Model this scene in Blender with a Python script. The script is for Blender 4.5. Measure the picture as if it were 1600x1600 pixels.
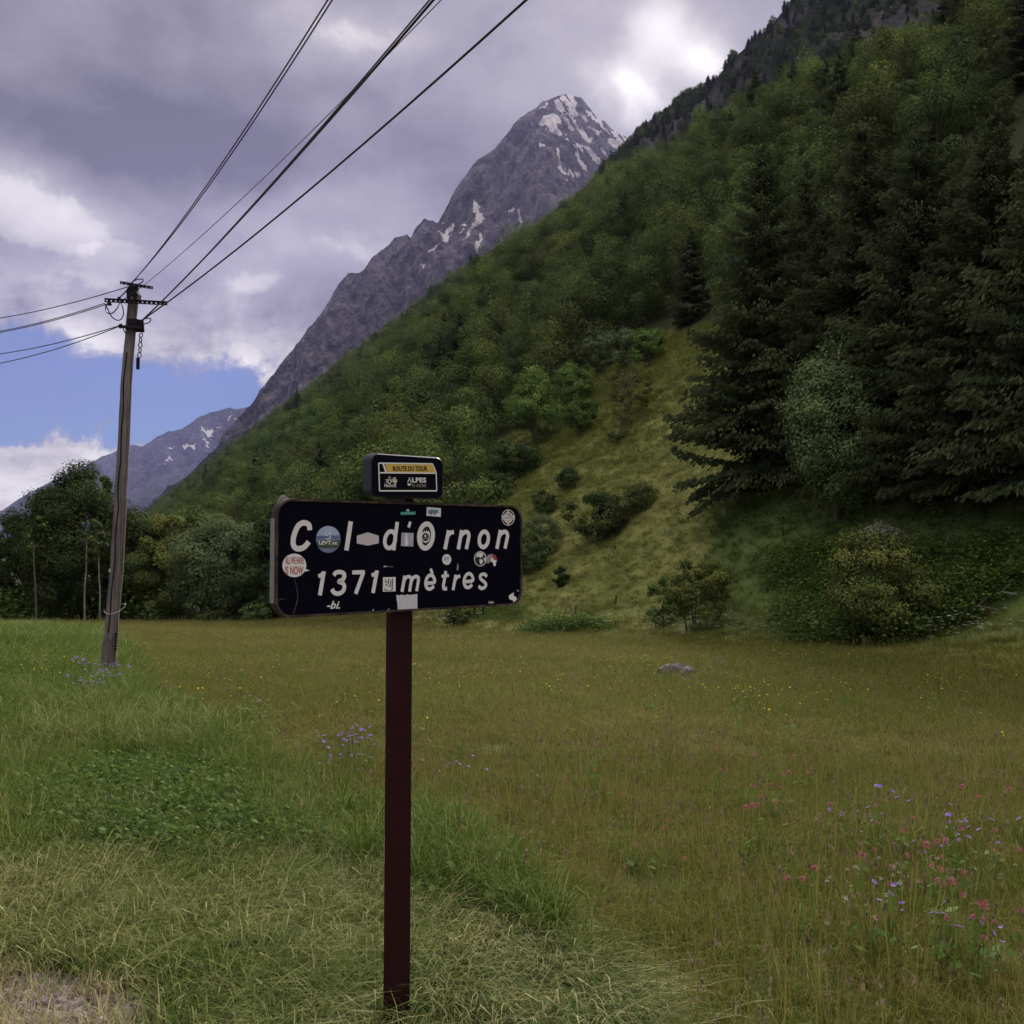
import bpy, bmesh, math, random
import numpy as np
from mathutils import Vector, noise as mnoise

for _o in list(bpy.data.objects):
    bpy.data.objects.remove(_o)
R = math.radians
rng = np.random.default_rng(7)
random.seed(7)
SC = bpy.context.scene
COL = SC.collection

# ------------------------------------------------------------------ camera
CAM_Z = 1.61
PITCH = math.atan(45 / 1600)
cam_data = bpy.data.cameras.new('camera')
cam_data.sensor_width = 36.0
cam_data.lens = 36.0
cam_data.clip_start = 0.05
cam_data.clip_end = 60000
cam = bpy.data.objects.new('camera', cam_data)
COL.objects.link(cam)
cam.location = (0, 0, CAM_Z)
cam.rotation_euler = (R(90) + PITCH, 0, 0)
SC.camera = cam

# ------------------------------------------------------------------ render settings
SC.view_settings.view_transform = 'Standard'
SC.view_settings.look = 'None'
SC.view_settings.exposure = 0.5
SC.view_settings.gamma = 1.0
SC.view_settings.use_curve_mapping = False
SC.render.engine = 'CYCLES'
SC.cycles.max_bounces = 4
SC.cycles.diffuse_bounces = 2
SC.cycles.glossy_bounces = 2
SC.cycles.transmission_bounces = 3
SC.cycles.volume_bounces = 0
SC.cycles.transparent_max_bounces = 4
SC.cycles.use_denoising = True
SC.cycles.caustics_reflective = False
SC.cycles.caustics_refractive = False


# measuring the photograph (1600 x 1600): the direction seen at a pixel
def ray(px, py):
    u = (px - 800) / 1600
    v = (800 - py) / 1600
    y = math.cos(PITCH) - v * math.sin(PITCH)
    z = math.sin(PITCH) + v * math.cos(PITCH)
    return Vector((u / y, 1.0, z / y))


def at(px, py, Y):
    return Vector((0, 0, CAM_Z)) + ray(px, py) * Y


def to_px(x, y, z):
    """where points of the place appear in the photograph (numpy)"""
    zc = z - CAM_Z
    depth = y * math.cos(PITCH) + zc * math.sin(PITCH)
    up = -y * math.sin(PITCH) + zc * math.cos(PITCH)
    depth = np.where(depth < 0.05, 0.05, depth)
    return 800 + 1600 * x / depth, 800 - 1600 * up / depth


# ------------------------------------------------------------------ shader expressions
class E:
    """a socket of a node tree with arithmetic"""
    tree = None

    def __init__(self, s):
        self.s = s

    @staticmethod
    def _m(op, *a):
        n = E.tree.nodes.new('ShaderNodeMath')
        n.operation = op
        for i, v in enumerate(a):
            if isinstance(v, E):
                E.tree.links.new(v.s, n.inputs[i])
            else:
                n.inputs[i].default_value = v
        return E(n.outputs[0])

    def __add__(self, o): return E._m('ADD', self, o)
    def __radd__(self, o): return E._m('ADD', o, self)
    def __sub__(self, o): return E._m('SUBTRACT', self, o)
    def __rsub__(self, o): return E._m('SUBTRACT', o, self)
    def __mul__(self, o): return E._m('MULTIPLY', self, o)
    def __rmul__(self, o): return E._m('MULTIPLY', o, self)
    def __truediv__(self, o): return E._m('DIVIDE', self, o)
    def clamp(self):
        r = E._m('ADD', self, 0.0)
        r.s.node.use_clamp = True
        return r


def smooth(v, a, b):
    n = E.tree.nodes.new('ShaderNodeMapRange')
    n.interpolation_type = 'SMOOTHSTEP'
    E.tree.links.new(v.s, n.inputs[0])
    n.inputs[1].default_value = a
    n.inputs[2].default_value = b
    return E(n.outputs[0])


def gexp(v):
    return E._m('EXPONENT', v)


def vec(x, y, z):
    n = E.tree.nodes.new('ShaderNodeCombineXYZ')
    for i, v in enumerate((x, y, z)):
        if isinstance(v, E):
            E.tree.links.new(v.s, n.inputs[i])
        else:
            n.inputs[i].default_value = v
    return E(n.outputs[0])


def sep(v):
    n = E.tree.nodes.new('ShaderNodeSeparateXYZ')
    E.tree.links.new(v.s, n.inputs[0])
    return [E(o) for o in n.outputs]


def noise_tex(v, scale, detail=4, rough=0.55, distort=0.0, color=False):
    n = E.tree.nodes.new('ShaderNodeTexNoise')
    if v is not None:
        E.tree.links.new(v.s, n.inputs['Vector'])
    n.inputs['Scale'].default_value = scale
    n.inputs['Detail'].default_value = detail
    n.inputs['Roughness'].default_value = rough
    n.inputs['Distortion'].default_value = distort
    return E(n.outputs['Color' if color else 'Fac'])


def mixc(f, a, b):
    n = E.tree.nodes.new('ShaderNodeMix')
    n.data_type = 'RGBA'
    for i, v in ((0, f), (6, a), (7, b)):
        if isinstance(v, E):
            E.tree.links.new(v.s, n.inputs[i])
        elif i == 0:
            n.inputs[i].default_value = v
        else:
            n.inputs[i].default_value = (*v, 1)
    return E(n.outputs[2])


def scale_c(c, f):
    n = E.tree.nodes.new('ShaderNodeVectorMath')
    n.operation = 'SCALE'
    if isinstance(c, E):
        E.tree.links.new(c.s, n.inputs[0])
    else:
        n.inputs[0].default_value = c
    if isinstance(f, E):
        E.tree.links.new(f.s, n.inputs['Scale'])
    else:
        n.inputs['Scale'].default_value = f
    return E(n.outputs[0])


# ------------------------------------------------------------------ sky
SUN_AZ = R(9.5)      # to the right of straight ahead
SUN_EL = R(28.0)
world = bpy.data.worlds.new('World')
SC.world = world
world.use_nodes = True
wt = world.node_tree
wt.nodes.clear()
E.tree = wt


def build_sky():
    sky = wt.nodes.new('ShaderNodeTexSky')
    sky.sky_type = 'NISHITA'
    sky.sun_disc = False
    sky.sun_elevation = SUN_EL
    sky.sun_rotation = SUN_AZ
    sky.altitude = 1300
    sky.dust_density = 0.6
    sky.ozone_density = 2.0
    STR = 0.1
    tc = wt.nodes.new('ShaderNodeTexCoord')
    d = E(tc.outputs['Generated'])
    x, y, z = sep(d)
    az0 = E._m('ARCTAN2', x, y)
    el0 = E._m('ARCSINE', z)
    # clouds hang in a layer: seen smaller towards the horizon
    zz = E._m('MAXIMUM', z, 0.0) + 0.22
    p = vec(x / zz, y / zz, 0.0)
    wob = noise_tex(d, 5.0, 5, 0.6, color=True)
    wx, wy, wz = sep(wob)
    az = az0 + (wx - 0.5) * 0.16
    el = el0 + (wy - 0.5) * 0.10
    n_big = noise_tex(p, 1.1, 7, 0.56, 0.3)
    n_mid = noise_tex(p, 3.2, 8, 0.6, 0.2)
    n_fine = noise_tex(d, 14.0, 8, 0.62, 0.4)

    def pxdir(px, py):
        r = ray(px, py).normalized()
        return math.atan2(r.x, r.y), math.asin(r.z)

    def blob(px, py, sx, sy, amp, a=az, e=el):
        ca, ce = pxdir(px, py)
        sa, se = sx / 1600 * 0.95, sy / 1600 * 0.95
        da = (a - ca) / sa
        de = (e - ce) / se
        return gexp((da * da + de * de) * -1.0) * amp

    # brightness of the cloud bellies
    V = (n_big - 0.5) * 0.52 + (n_mid - 0.5) * 0.44 + (n_fine - 0.5) * 0.18 + 0.262
    # unseen clouds away from the sun: brightness added as fill light
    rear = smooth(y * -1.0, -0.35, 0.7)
    V = V + rear * REAR_CLOUD_FILL
    # unseen cloud overhead: brightness added to light the place from above
    V = V + smooth(z, 0.58, 0.98) * HIGH_CLOUD_FILL
    for b in CLOUD_BLOBS:
        V = V + blob(*b)
    # lumpy white clouds with harder edges
    for (a_, lo_, hi_) in (((20, 330, 150, 70), 0.46, 0.62), ((150, 400, 130, 45), 0.50, 0.72), ((410, 446, 75, 24), 0.52, 0.95),
                           ((545, 70, 130, 36), 0.50, 0.95), ((600, 400, 150, 40), 0.52, 0.85)):
        q = blob(*a_, 0.85) + (n_fine - 0.5) * 0.9 + (n_mid - 0.5) * 0.6
        V = V + smooth(q, lo_, hi_) * (n_fine * 0.30 + 0.00)
    # the sun behind thin cloud, just above the ridge
    glow = blob(1040, 120, 300, 200, 0.12, az0, el0) + blob(1018, 150, 40, 38, 0.75) + blob(1085, 75, 60, 50, 0.42) \
        + blob(1135, 92, 34, 30, 0.5) + blob(1065, 20, 40, 40, 0.30)
    V = E._m('MAXIMUM', V, 0.09) + glow

    # the gap of blue low on the left
    edge = el0 + (noise_tex(d, 9.0, 7, 0.62, 0.5) - 0.5) * 0.16 + (n_fine - 0.5) * 0.05
    lim = az0 * -0.16 + BLUE_TOP          # the cloud's lower edge
    band = lim - edge                     # > 0 in the gap
    hole = smooth(band, -0.004, 0.022)
    lowc = smooth(edge + (n_fine - 0.5) * 0.03, 0.098, 0.078)   # the low cumulus
    side = smooth(az0, -0.02, -0.12) + smooth(y * -1.0, -0.1, 0.3)
    side = side.clamp()
    left_low = smooth(az0, -0.27, -0.36)
    blue = hole * (1.0 - lowc * left_low) * side
    rim = smooth(band, -0.075, 0.004) * (1.0 - hole) * side
    V = V + rim * (0.20 + (n_fine - 0.45) * 1.3 + (n_mid - 0.5) * 0.6)
    lowv = lowc * left_low
    V = V + lowv * ((n_fine - 0.5) * 1.0 + (n_mid - 0.5) * 0.5 + 0.34)
    V = E._m('MAXIMUM', V, 0.08)

    bright = smooth(V, 0.22, 0.60)
    tint = mixc(bright, (1.015, 0.94, 1.055), (1.05, 0.99, 0.95))
    cloud = scale_c(tint, V * (CLOUD_GAIN / STR))
    bl = E(sky.outputs[0])
    bl = scale_c(bl, BLUE_GAIN)
    n = wt.nodes.new('ShaderNodeVectorMath')
    n.operation = 'MULTIPLY'
    wt.links.new(bl.s, n.inputs[0])
    n.inputs[1].default_value = (0.60, 0.76, 1.24)
    out = mixc(blue, cloud, E(n.outputs[0]))
    bg = wt.nodes.new('ShaderNodeBackground')
    bg.inputs['Strength'].default_value = STR
    wt.links.new(out.s, bg.inputs['Color'])
    wo = wt.nodes.new('ShaderNodeOutputWorld')
    wt.links.new(bg.outputs[0], wo.inputs['Surface'])


CLOUD_GAIN = 0.70
REAR_CLOUD_FILL = 0.45
HIGH_CLOUD_FILL = 1.35
BLUE_TOP = 0.124
BLUE_GAIN = 0.29
CLOUD_BLOBS = [
    (330, 250, 280, 65, -0.15), (90, 190, 220, 70, -0.08), (800, 150, 170, 90, -0.05),
    (150, 455, 130, 40, -0.08), (430, 520, 160, 50, -0.03), (620, 230, 160, 60, -0.07),
    (25, 295, 110, 50, 0.30), (110, 345, 110, 40, 0.12), (540, 75, 130, 45, 0.22), (420, 15, 60, 30, 0.14),
    (410, 445, 60, 20, 0.14), (470, 410, 70, 20, 0.10), (640, 380, 200, 60, 0.09), (330, 380, 150, 40, 0.06),
    (960, 60, 220, 110, 0.07), (200, 60, 200, 90, -0.03),
]
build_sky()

# ------------------------------------------------------------------ sun through cloud
sun_data = bpy.data.lights.new('sun', 'SUN')
sun_data.energy = 5.0
sun_data.angle = R(10)
sun_data.color = (1.0, 0.93, 0.84)
sun = bpy.data.objects.new('sun', sun_data)
COL.objects.link(sun)
_sd = Vector((math.sin(SUN_AZ) * math.cos(SUN_EL), math.cos(SUN_AZ) * math.cos(SUN_EL), math.sin(SUN_EL)))
sun.rotation_euler = (-_sd).to_track_quat('-Z', 'Y').to_euler()

# ------------------------------------------------------------------ object helpers
def tag(o, label=None, cat=None, group=None, kind=None):
    if label: o['label'] = label
    if cat: o['category'] = cat
    if group: o['group'] = group
    if kind: o['kind'] = kind
    return o


def link(name, mesh, parent=None, loc=None):
    o = bpy.data.objects.new(name, mesh)
    COL.objects.link(o)
    if parent is not None:
        o.parent = parent
    if loc is not None:
        o.location = loc
    return o


def empty(name, loc, rz=0.0):
    o = bpy.data.objects.new(name, None)
    COL.objects.link(o)
    o.location = loc
    o.rotation_euler = (0, 0, rz)
    o.empty_display_size = 0.2
    return o


def np_mesh(name, V, F, mats=(), midx=None, smooth_=False, attrs=None):
    """F: (n,4) or (n,3) int array, or a list of such arrays"""
    me = bpy.data.meshes.new(name)
    V = np.asarray(V, dtype=np.float32)
    Fs = F if isinstance(F, list) else [F]
    Fs = [np.asarray(f, dtype=np.int32) for f in Fs if len(f)]
    me.vertices.add(len(V))
    me.vertices.foreach_set('co', V.ravel())
    loops = np.concatenate([f.ravel() for f in Fs])
    counts = np.concatenate([np.full(len(f), f.shape[1], dtype=np.int32) for f in Fs])
    starts = np.concatenate([[0], np.cumsum(counts)[:-1]]).astype(np.int32)
    me.loops.add(len(loops))
    me.loops.foreach_set('vertex_index', loops)
    me.polygons.add(len(counts))
    me.polygons.foreach_set('loop_start', starts)
    me.polygons.foreach_set('loop_total', counts)
    if midx is not None:
        me.polygons.foreach_set('material_index', np.asarray(midx, dtype=np.int32))
    if smooth_:
        me.polygons.foreach_set('use_smooth', np.ones(len(counts), dtype=bool))
    for m in mats:
        me.materials.append(m)
    for k, a in (attrs or {}).items():
        at_ = me.attributes.new(k, 'FLOAT', 'POINT')
        at_.data.foreach_set('value', np.asarray(a, dtype=np.float32))
    me.update(calc_edges=True)
    me.validate()
    return me


def new_mat(name):
    m = bpy.data.materials.new(name)
    m.use_nodes = True
    m.node_tree.nodes.clear()
    E.tree = m.node_tree
    return m


def attr(name, kind='GEOMETRY', out='Fac'):
    n = E.tree.nodes.new('ShaderNodeAttribute')
    n.attribute_name = name
    n.attribute_type = kind
    return E(n.outputs[out])


def pos():
    return E(E.tree.nodes.new('ShaderNodeNewGeometry').outputs['Position'])


def objco():
    return E(E.tree.nodes.new('ShaderNodeTexCoord').outputs['Object'])


def obj_random():
    return E(E.tree.nodes.new('ShaderNodeObjectInfo').outputs['Random'])


def bump(h, strength=0.5, dist=0.05):
    n = E.tree.nodes.new('ShaderNodeBump')
    n.inputs['Strength'].default_value = strength
    n.inputs['Distance'].default_value = dist
    E.tree.links.new(h.s, n.inputs['Height'])
    return E(n.outputs[0])


def principled(color, rough=0.8, metal=0.0, normal=None, spec=0.5):
    n = E.tree.nodes.new('ShaderNodeBsdfPrincipled')
    for k, v in (('Base Color', color), ('Roughness', rough), ('Metallic', metal), ('Specular IOR Level', spec)):
        if isinstance(v, E):
            E.tree.links.new(v.s, n.inputs[k])
        elif k == 'Base Color':
            n.inputs[k].default_value = (*v, 1)
        else:
            n.inputs[k].default_value = v
    if normal is not None:
        E.tree.links.new(normal.s, n.inputs['Normal'])
    o = E.tree.nodes.new('ShaderNodeOutputMaterial')
    E.tree.links.new(n.outputs[0], o.inputs['Surface'])


def leafy(color, trans=0.4, gloss=0.02):
    """thin leaf: reflects and lets light through"""
    t = E.tree
    d = t.nodes.new('ShaderNodeBsdfDiffuse')
    tr = t.nodes.new('ShaderNodeBsdfTranslucent')
    g = t.nodes.new('ShaderNodeBsdfGlossy')
    g.inputs['Roughness'].default_value = 0.6
    g.inputs['Color'].default_value = (0.75, 0.8, 0.7, 1)
    t.links.new(color.s, d.inputs['Color'])
    tcol = mixc(0.35, color, scale_c(color, 1.2))
    t.links.new(tcol.s, tr.inputs['Color'])
    m1 = t.nodes.new('ShaderNodeMixShader')
    m1.inputs[0].default_value = trans
    t.links.new(d.outputs[0], m1.inputs[1])
    t.links.new(tr.outputs[0], m1.inputs[2])
    m2 = t.nodes.new('ShaderNodeMixShader')
    m2.inputs[0].default_value = gloss * 0.5
    t.links.new(m1.outputs[0], m2.inputs[1])
    t.links.new(g.outputs[0], m2.inputs[2])
    o = t.nodes.new('ShaderNodeOutputMaterial')
    t.links.new(m2.outputs[0], o.inputs['Surface'])


def plain(name, color, rough=0.6, metal=0.0, var=0.15, scale=8.0, spec=0.4):
    m = new_mat(name)
    n = noise_tex(objco(), scale, 5, 0.6)
    c = mixc(n, tuple(v * (1 - var) for v in color), tuple(v * (1 + var) for v in color))
    principled(c, rough, metal, spec=spec)
    return m


# ------------------------------------------------------------------ lie of the land
def softplus(v, k):
    return k * np.logaddexp(0, v / k)


def smax(a, b, k):
    return b + softplus(a - b, k)


def sstep(v, a, b):
    t = np.clip((v - a) / (b - a), 0, 1)
    return t * t * (3 - 2 * t)


def wave(x, y, s, seed):
    r = np.random.default_rng(seed)
    z = 0.0
    for i in range(7):
        a = r.uniform(0, 2 * math.pi)
        f = s * r.uniform(0.5, 2.2)
        z = z + np.sin((x * math.cos(a) + y * math.sin(a)) * f + r.uniform(0, 7)) / (0.6 + f / s)
    return z / 4.0


def meadow_z(x, y):
    m = -0.058 * (y - 3.4)
    m = smax(m, np.full_like(m, -9.0) - 0.004 * y, 1.5)
    m = np.minimum(m, 0.16 + 0 * m)
    m = m + 0.035 * wave(x, y, 0.5, 3) * sstep(y, 2.5, 7) + 0.10 * wave(x, y, 0.09, 5) * sstep(y, 8, 25)
    # road verge on the left stands a little higher
    m = m + 0.40 * sstep(-x - 0.30 * y, 1.7, 5.0) * sstep(y, 7, 14) * (1 - sstep(y, 22, 34))
    return m


def fan_s(x, y):
    return 0.78 * (x - 14.5) + 0.626 * (y - 29) + 1.2 * wave(x, y, 0.12, 11)


def fan_z(x, y):
    s = fan_s(x, y)
    w = sstep(x, -24, -3)
    rise = 0.62 * softplus(s, 1.6)
    rise = 70 - softplus(70 - rise, 6)
    return meadow_z(x, y) + rise * w + 0.35 * wave(x, y, 0.2, 13) * sstep(s, 2, 12) * w


HILL_N = (0.9286, 0.3714)


def hill_plane(x, y):
    return 5.6 + 0.86 * (HILL_N[0] * x + HILL_N[1] * (y - 75))


def hill_z(x, y):
    p = hill_plane(x, y)
    t = -0.3714 * x + 0.9286 * y
    d = sstep(p, 5, 60)
    p = p + d * (5.0 * wave(t, 0.4 * p, 0.035, 21) + 4.0 * wave(x, y, 0.02, 23))
    crest = np.interp(t, [100, 142, 198, 231, 282, 318, 400, 500, 814, 1600], [64, 81, 94, 101, 116, 127, 143, 152, 166, 175]) + 4 * wave(t, 0 * t, 0.012, 25)
    return crest - softplus(crest - p, 10)


HILL_H = 165.0


def land_z(x, y):
    x = np.asarray(x, dtype=float)
    y = np.asarray(y, dtype=float)
    a = fan_z(x, y)
    b = hill_z(x, y)
    b = np.where(y < 20, b - (20 - y) * 2.0, b)
    z = smax(a, b, 0.8)
    return np.where(y > 4, z, meadow_z(x, y))


def ground_at(px, py):
    """where the land shows at a pixel of the photograph"""
    d = ray(px, py)
    Y = np.concatenate([np.arange(1.5, 60, 0.05), np.arange(60, 2500, 0.5)])
    z = CAM_Z + d.z * Y
    t = land_z(d.x * Y, Y)
    i = int(np.argmax(z <= t))
    if z[i] > t[i]:
        i = len(Y) - 1
    lo = Y[max(i - 1, 0)]
    hi = Y[i]
    for _ in range(20):
        m = 0.5 * (lo + hi)
        if CAM_Z + d.z * m <= float(land_z(d.x * m, m)):
            hi = m
        else:
            lo = m
    return Vector((d.x * hi, hi, float(land_z(d.x * hi, hi))))


def inside(poly, px, py):
    px = np.asarray(px, dtype=float)
    py = np.asarray(py, dtype=float)
    r = np.zeros(px.shape, dtype=bool)
    n = len(poly)
    for i in range(n):
        x1, y1 = poly[i]
        x2, y2 = poly[(i + 1) % n]
        c = ((y1 > py) != (y2 > py)) & (px < (x2 - x1) * (py - y1) / (y2 - y1 + 1e-12) + x1)
        r ^= c
    return r


WOOD_EDGE = [(770, 800), (770, 745), (790, 690), (850, 655), (880, 605), (915, 570), (960, 545), (1050, 515), (1060, 560), (900, 700), (800, 780)]
# open grass slope, as it lies between the wood and the spruces
SLOPE_GRASS = [(640, 972), (700, 900), (795, 752), (850, 712), (905, 672), (950, 610), (1010, 566), (1050, 525), (1120, 500),
               (1190, 600), (1260, 760), (1330, 790), (1500, 800), (1720, 790), (1900, 800), (1900, 1100), (1300, 1010), (850, 995)]


# ------------------------------------------------------------------ the ground, one sheet
def build_ground():
    def axis(a, b, n, fine, c=0.0):
        t = np.linspace(-1, 1, n)
        k = math.asinh((max(abs(a), abs(b))) / fine)
        v = fine * np.sinh(t * k)
        return np.unique(np.concatenate([v[(v >= a) & (v <= b)], [a, b]]))
    xs = axis(-4200, 900, 520, 1.2)
    ys = np.concatenate([np.linspace(-40, 0, 12)[:-1], np.geomspace(1.0, 5001, 330) - 1.0])
    X, Y = np.meshgrid(xs, ys)
    Z = land_z(X, Y)
    nx, ny = len(xs), len(ys)
    V = np.stack([X.ravel(), Y.ravel(), Z.ravel()], 1)
    i = np.arange(ny - 1)[:, None] * nx + np.arange(nx - 1)[None, :]
    F = np.stack([i, i + 1, i + nx + 1, i + nx], -1).reshape(-1, 4)
    px, py = to_px(V[:, 0], V[:, 1], V[:, 2])
    slope = (inside(SLOPE_GRASS, px, py) | inside(WOOD_EDGE, px, py)) & (V[:, 1] > 8)
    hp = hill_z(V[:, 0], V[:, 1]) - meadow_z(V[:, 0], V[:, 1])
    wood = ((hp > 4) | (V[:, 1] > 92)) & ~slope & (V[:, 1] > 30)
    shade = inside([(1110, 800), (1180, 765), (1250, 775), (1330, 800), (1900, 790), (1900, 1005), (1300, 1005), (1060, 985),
                    (1030, 960), (1080, 905), (1110, 850)], px + 34 * wave(V[:, 0], V[:, 1], 0.55, 81), py + 20 * wave(V[:, 0], V[:, 1], 0.8, 82)) & (V[:, 1] > 8)  # bank under the spruces, where their shade is coloured in
    gravel = np.clip(1.25 - np.hypot((V[:, 0] + 1.55) / 1.25, (V[:, 1] - 2.75) / 0.75), 0, 1) * (V[:, 1] < 5)
    verge = inside(VERGE, px, py) & (V[:, 1] < 40)
    V[:, 2] -= 0.0
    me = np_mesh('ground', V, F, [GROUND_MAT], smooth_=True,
                 attrs={'wood': wood, 'slope': slope, 'lush_or_shade': shade, 'gravel': gravel, 'verge': verge})
    o = link('ground', me)
    return tag(o, 'meadow and grassy mountain slope on the valley floor', kind='structure')


VERGE = [(-600, 975), (60, 980), (150, 985), (205, 1020), (240, 1100), (420, 1185), (560, 1265), (660, 1300), (800, 1400), (960, 1530),
         (1020, 1610), (1100, 1800), (1600, 4000), (-2600, 4000)]

GROUND_MAT = new_mat('ground_soil')
_p = pos()
_n1 = noise_tex(_p, 0.05, 6, 0.6)
_n2 = noise_tex(_p, 0.9, 6, 0.65)
_n3 = noise_tex(_p, 18.0, 4, 0.6)
_mead = mixc(_n2, (0.040, 0.048, 0.012), (0.085, 0.085, 0.024))
_mead = mixc(smooth(_n1, 0.40, 0.62), _mead, scale_c(mixc(_n2, (0.100, 0.088, 0.036), (0.085, 0.070, 0.034)), 1.0))
_slope = mixc(smooth(noise_tex(_p, 0.35, 7, 0.68), 0.35, 0.66), (0.135, 0.155, 0.040), (0.240, 0.235, 0.078))
_slope = mixc(smooth(noise_tex(_p, 1.7, 6, 0.7), 0.52, 0.72), _slope, (0.070, 0.088, 0.024))
_shade_green = mixc(_n2, (0.060, 0.095, 0.028), (0.105, 0.145, 0.045))  # darker green: the spruces' shade put into the ground colour
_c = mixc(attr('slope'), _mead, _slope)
_c = mixc(attr('lush_or_shade') * 0.8, _c, _shade_green)
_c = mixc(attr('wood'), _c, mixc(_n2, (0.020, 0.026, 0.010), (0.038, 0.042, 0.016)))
_verge = mixc(_n2, (0.045, 0.050, 0.020), (0.085, 0.080, 0.040))
_c = mixc(attr('verge'), _c, _verge)
_grav = mixc(smooth(_n3, 0.35, 0.65), (0.15, 0.115, 0.105), (0.34, 0.29, 0.28))
_c = mixc(attr('gravel'), _c, _grav)
principled(_c, 0.95, normal=bump(_n3, 0.6, 0.02), spec=0.1)
ground = build_ground()


# ------------------------------------------------------------------ far mountains
def ridged(p, octaves, lac=2.1, gain=0.5):
    v = 0.0
    a = 1.0
    for _ in range(octaves):
        v += a * (1.0 - abs(mnoise.noise(p)) * 2.0)
        p = p * lac
        a *= gain
    return v


def fbm_grid(U, W, seed, octaves=6, gain=0.5, ridge=True):
    """fractal noise on a grid from interpolated lattices (numpy)"""
    r = np.random.default_rng(seed)
    out = np.zeros_like(U)
    a = 1.0
    f = 1.0
    for _ in range(octaves):
        n = 256
        L = r.uniform(-1, 1, (n, n))
        u = (U * f + r.uniform(0, 50)) % n
        w = (W * f + r.uniform(0, 50)) % n
        i = np.floor(u).astype(int) % n
        j = np.floor(w).astype(int) % n
        fu = u - np.floor(u)
        fw = w - np.floor(w)
        fu = fu * fu * (3 - 2 * fu)
        fw = fw * fw * (3 - 2 * fw)
        i1 = (i + 1) % n
        j1 = (j + 1) % n
        v = (L[i, j] * (1 - fu) + L[i1, j] * fu) * (1 - fw) + (L[i, j1] * (1 - fu) + L[i1, j1] * fu) * fw
        if ridge:
            v = 0.5 - np.abs(v) * 1.6
        out += a * v
        a *= gain
        f *= 2.07
    return out


def mountain(name, crest, dist, cols, rows, steep, amp, freq, mat, label, snow=(), back=0.8, shear=0.25, rib=None, base_z=-120, jag=6,
             foot_px=0.0):
    """a mountain of real depth: the crest, its front face coming down towards the valley and its back"""
    cx = np.array([c[0] for c in crest], dtype=float)
    cy = np.array([c[1] for c in crest], dtype=float)
    px = np.linspace(cx[0], cx[-1], cols)
    py = np.interp(px, cx, cy)
    jn = fbm_grid(px / 40.0, px * 0, 5, 5, 0.6, True)
    py = py - (jn - jn.mean()) * jag * 0.5
    D = dist(px) if callable(dist) else np.full(cols, float(dist))
    top = np.array([list(at(a, b, d)) for a, b, d in zip(px, py, D)])
    v = np.linspace(0, 1, rows)
    v = v ** 1.7
    vb = np.linspace(0, 1, max(rows // 8, 6))[1:][::-1]
    H = np.maximum(top[:, 2] - base_z, 20)
    P = []
    for t in vb:                       # back side, from its foot up
        q = top.copy()
        q[:, 1] += t * H * back
        q[:, 2] -= t * H * 0.9
        P.append(q)
    nb = len(P)
    for t in v:
        q = top.copy()
        q[:, 2] -= t * H
        q[:, 1] -= t * H / steep
        q[:, 0] -= t * H * shear
        P.append(q)
    P = np.array(P)
    A = P[nb:]
    hh = A[:, :, 2]
    u = A[:, :, 0] / freq
    w = hh / freq
    n = fbm_grid(u + 0.35 * w, w * 0.45 + 9, 31, 7, 0.52, True)
    n2 = fbm_grid(u * 0.3 + 3, w * 0.2 + 2, 33, 4, 0.5, True)
    n3 = fbm_grid(u * 2.6 - w * 1.8, w * 1.4 + u * 1.1, 35, 5, 0.55, True)
    env = np.minimum(1, np.linspace(0, 1, rows)[:, None] * 5)
    disp = amp * (0.60 * n + 0.9 * n2 + 0.42 * n3) * env
    if rib is not None:
        for (rx, ry0, rx1, ry1, wd, am) in rib:
            ppx, ppy = to_px(A[:, :, 0], A[:, :, 1], A[:, :, 2])
            tt = np.clip((ppy - ry0) / (ry1 - ry0), -0.2, 1.2)
            dd = np.abs(ppx - (rx + (rx1 - rx) * tt))
            disp += am * np.maximum(0, 1 - dd / wd) * env * np.clip(tt * 2.5, 0, 1)
    dirv = np.array([-0.12, -0.95, 0.20])
    P[nb:] = A + disp[:, :, None] * dirv
    nr = P.shape[0]
    V = P.reshape(-1, 3)
    i = np.arange(nr - 1)[:, None] * cols + np.arange(cols - 1)[None, :]
    F = np.stack([i, i + cols, i + cols + 1, i + 1], -1).reshape(-1, 4)
    attrs = {}
    S = np.zeros(len(V))
    if snow:
        ppx, ppy = to_px(V[:, 0], V[:, 1], V[:, 2])
        wob = fbm_grid(ppx / 7, ppy / 7, 41, 4, 0.6, False)
        wob2 = fbm_grid(ppx / 7, ppy / 7, 43, 4, 0.6, False)
        streak = fbm_grid((ppx - 0.75 * ppy) / 5.5, (ppx + ppy) / 38, 45, 4, 0.55, False)
        for poly, gap in snow:
            m = inside(poly, ppx + wob * 2.6, ppy + wob2 * 2.6)
            S = np.maximum(S, (m & (streak > gap)).astype(float))
        S[:nb * cols] = np.where(S[:nb * cols] > 0, 0, 0)
    attrs['snow'] = S
    me = np_mesh(name, V, F, [mat], smooth_=False, attrs=attrs)
    o = link(name, me)
    return tag(o, label, kind='structure')


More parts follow.
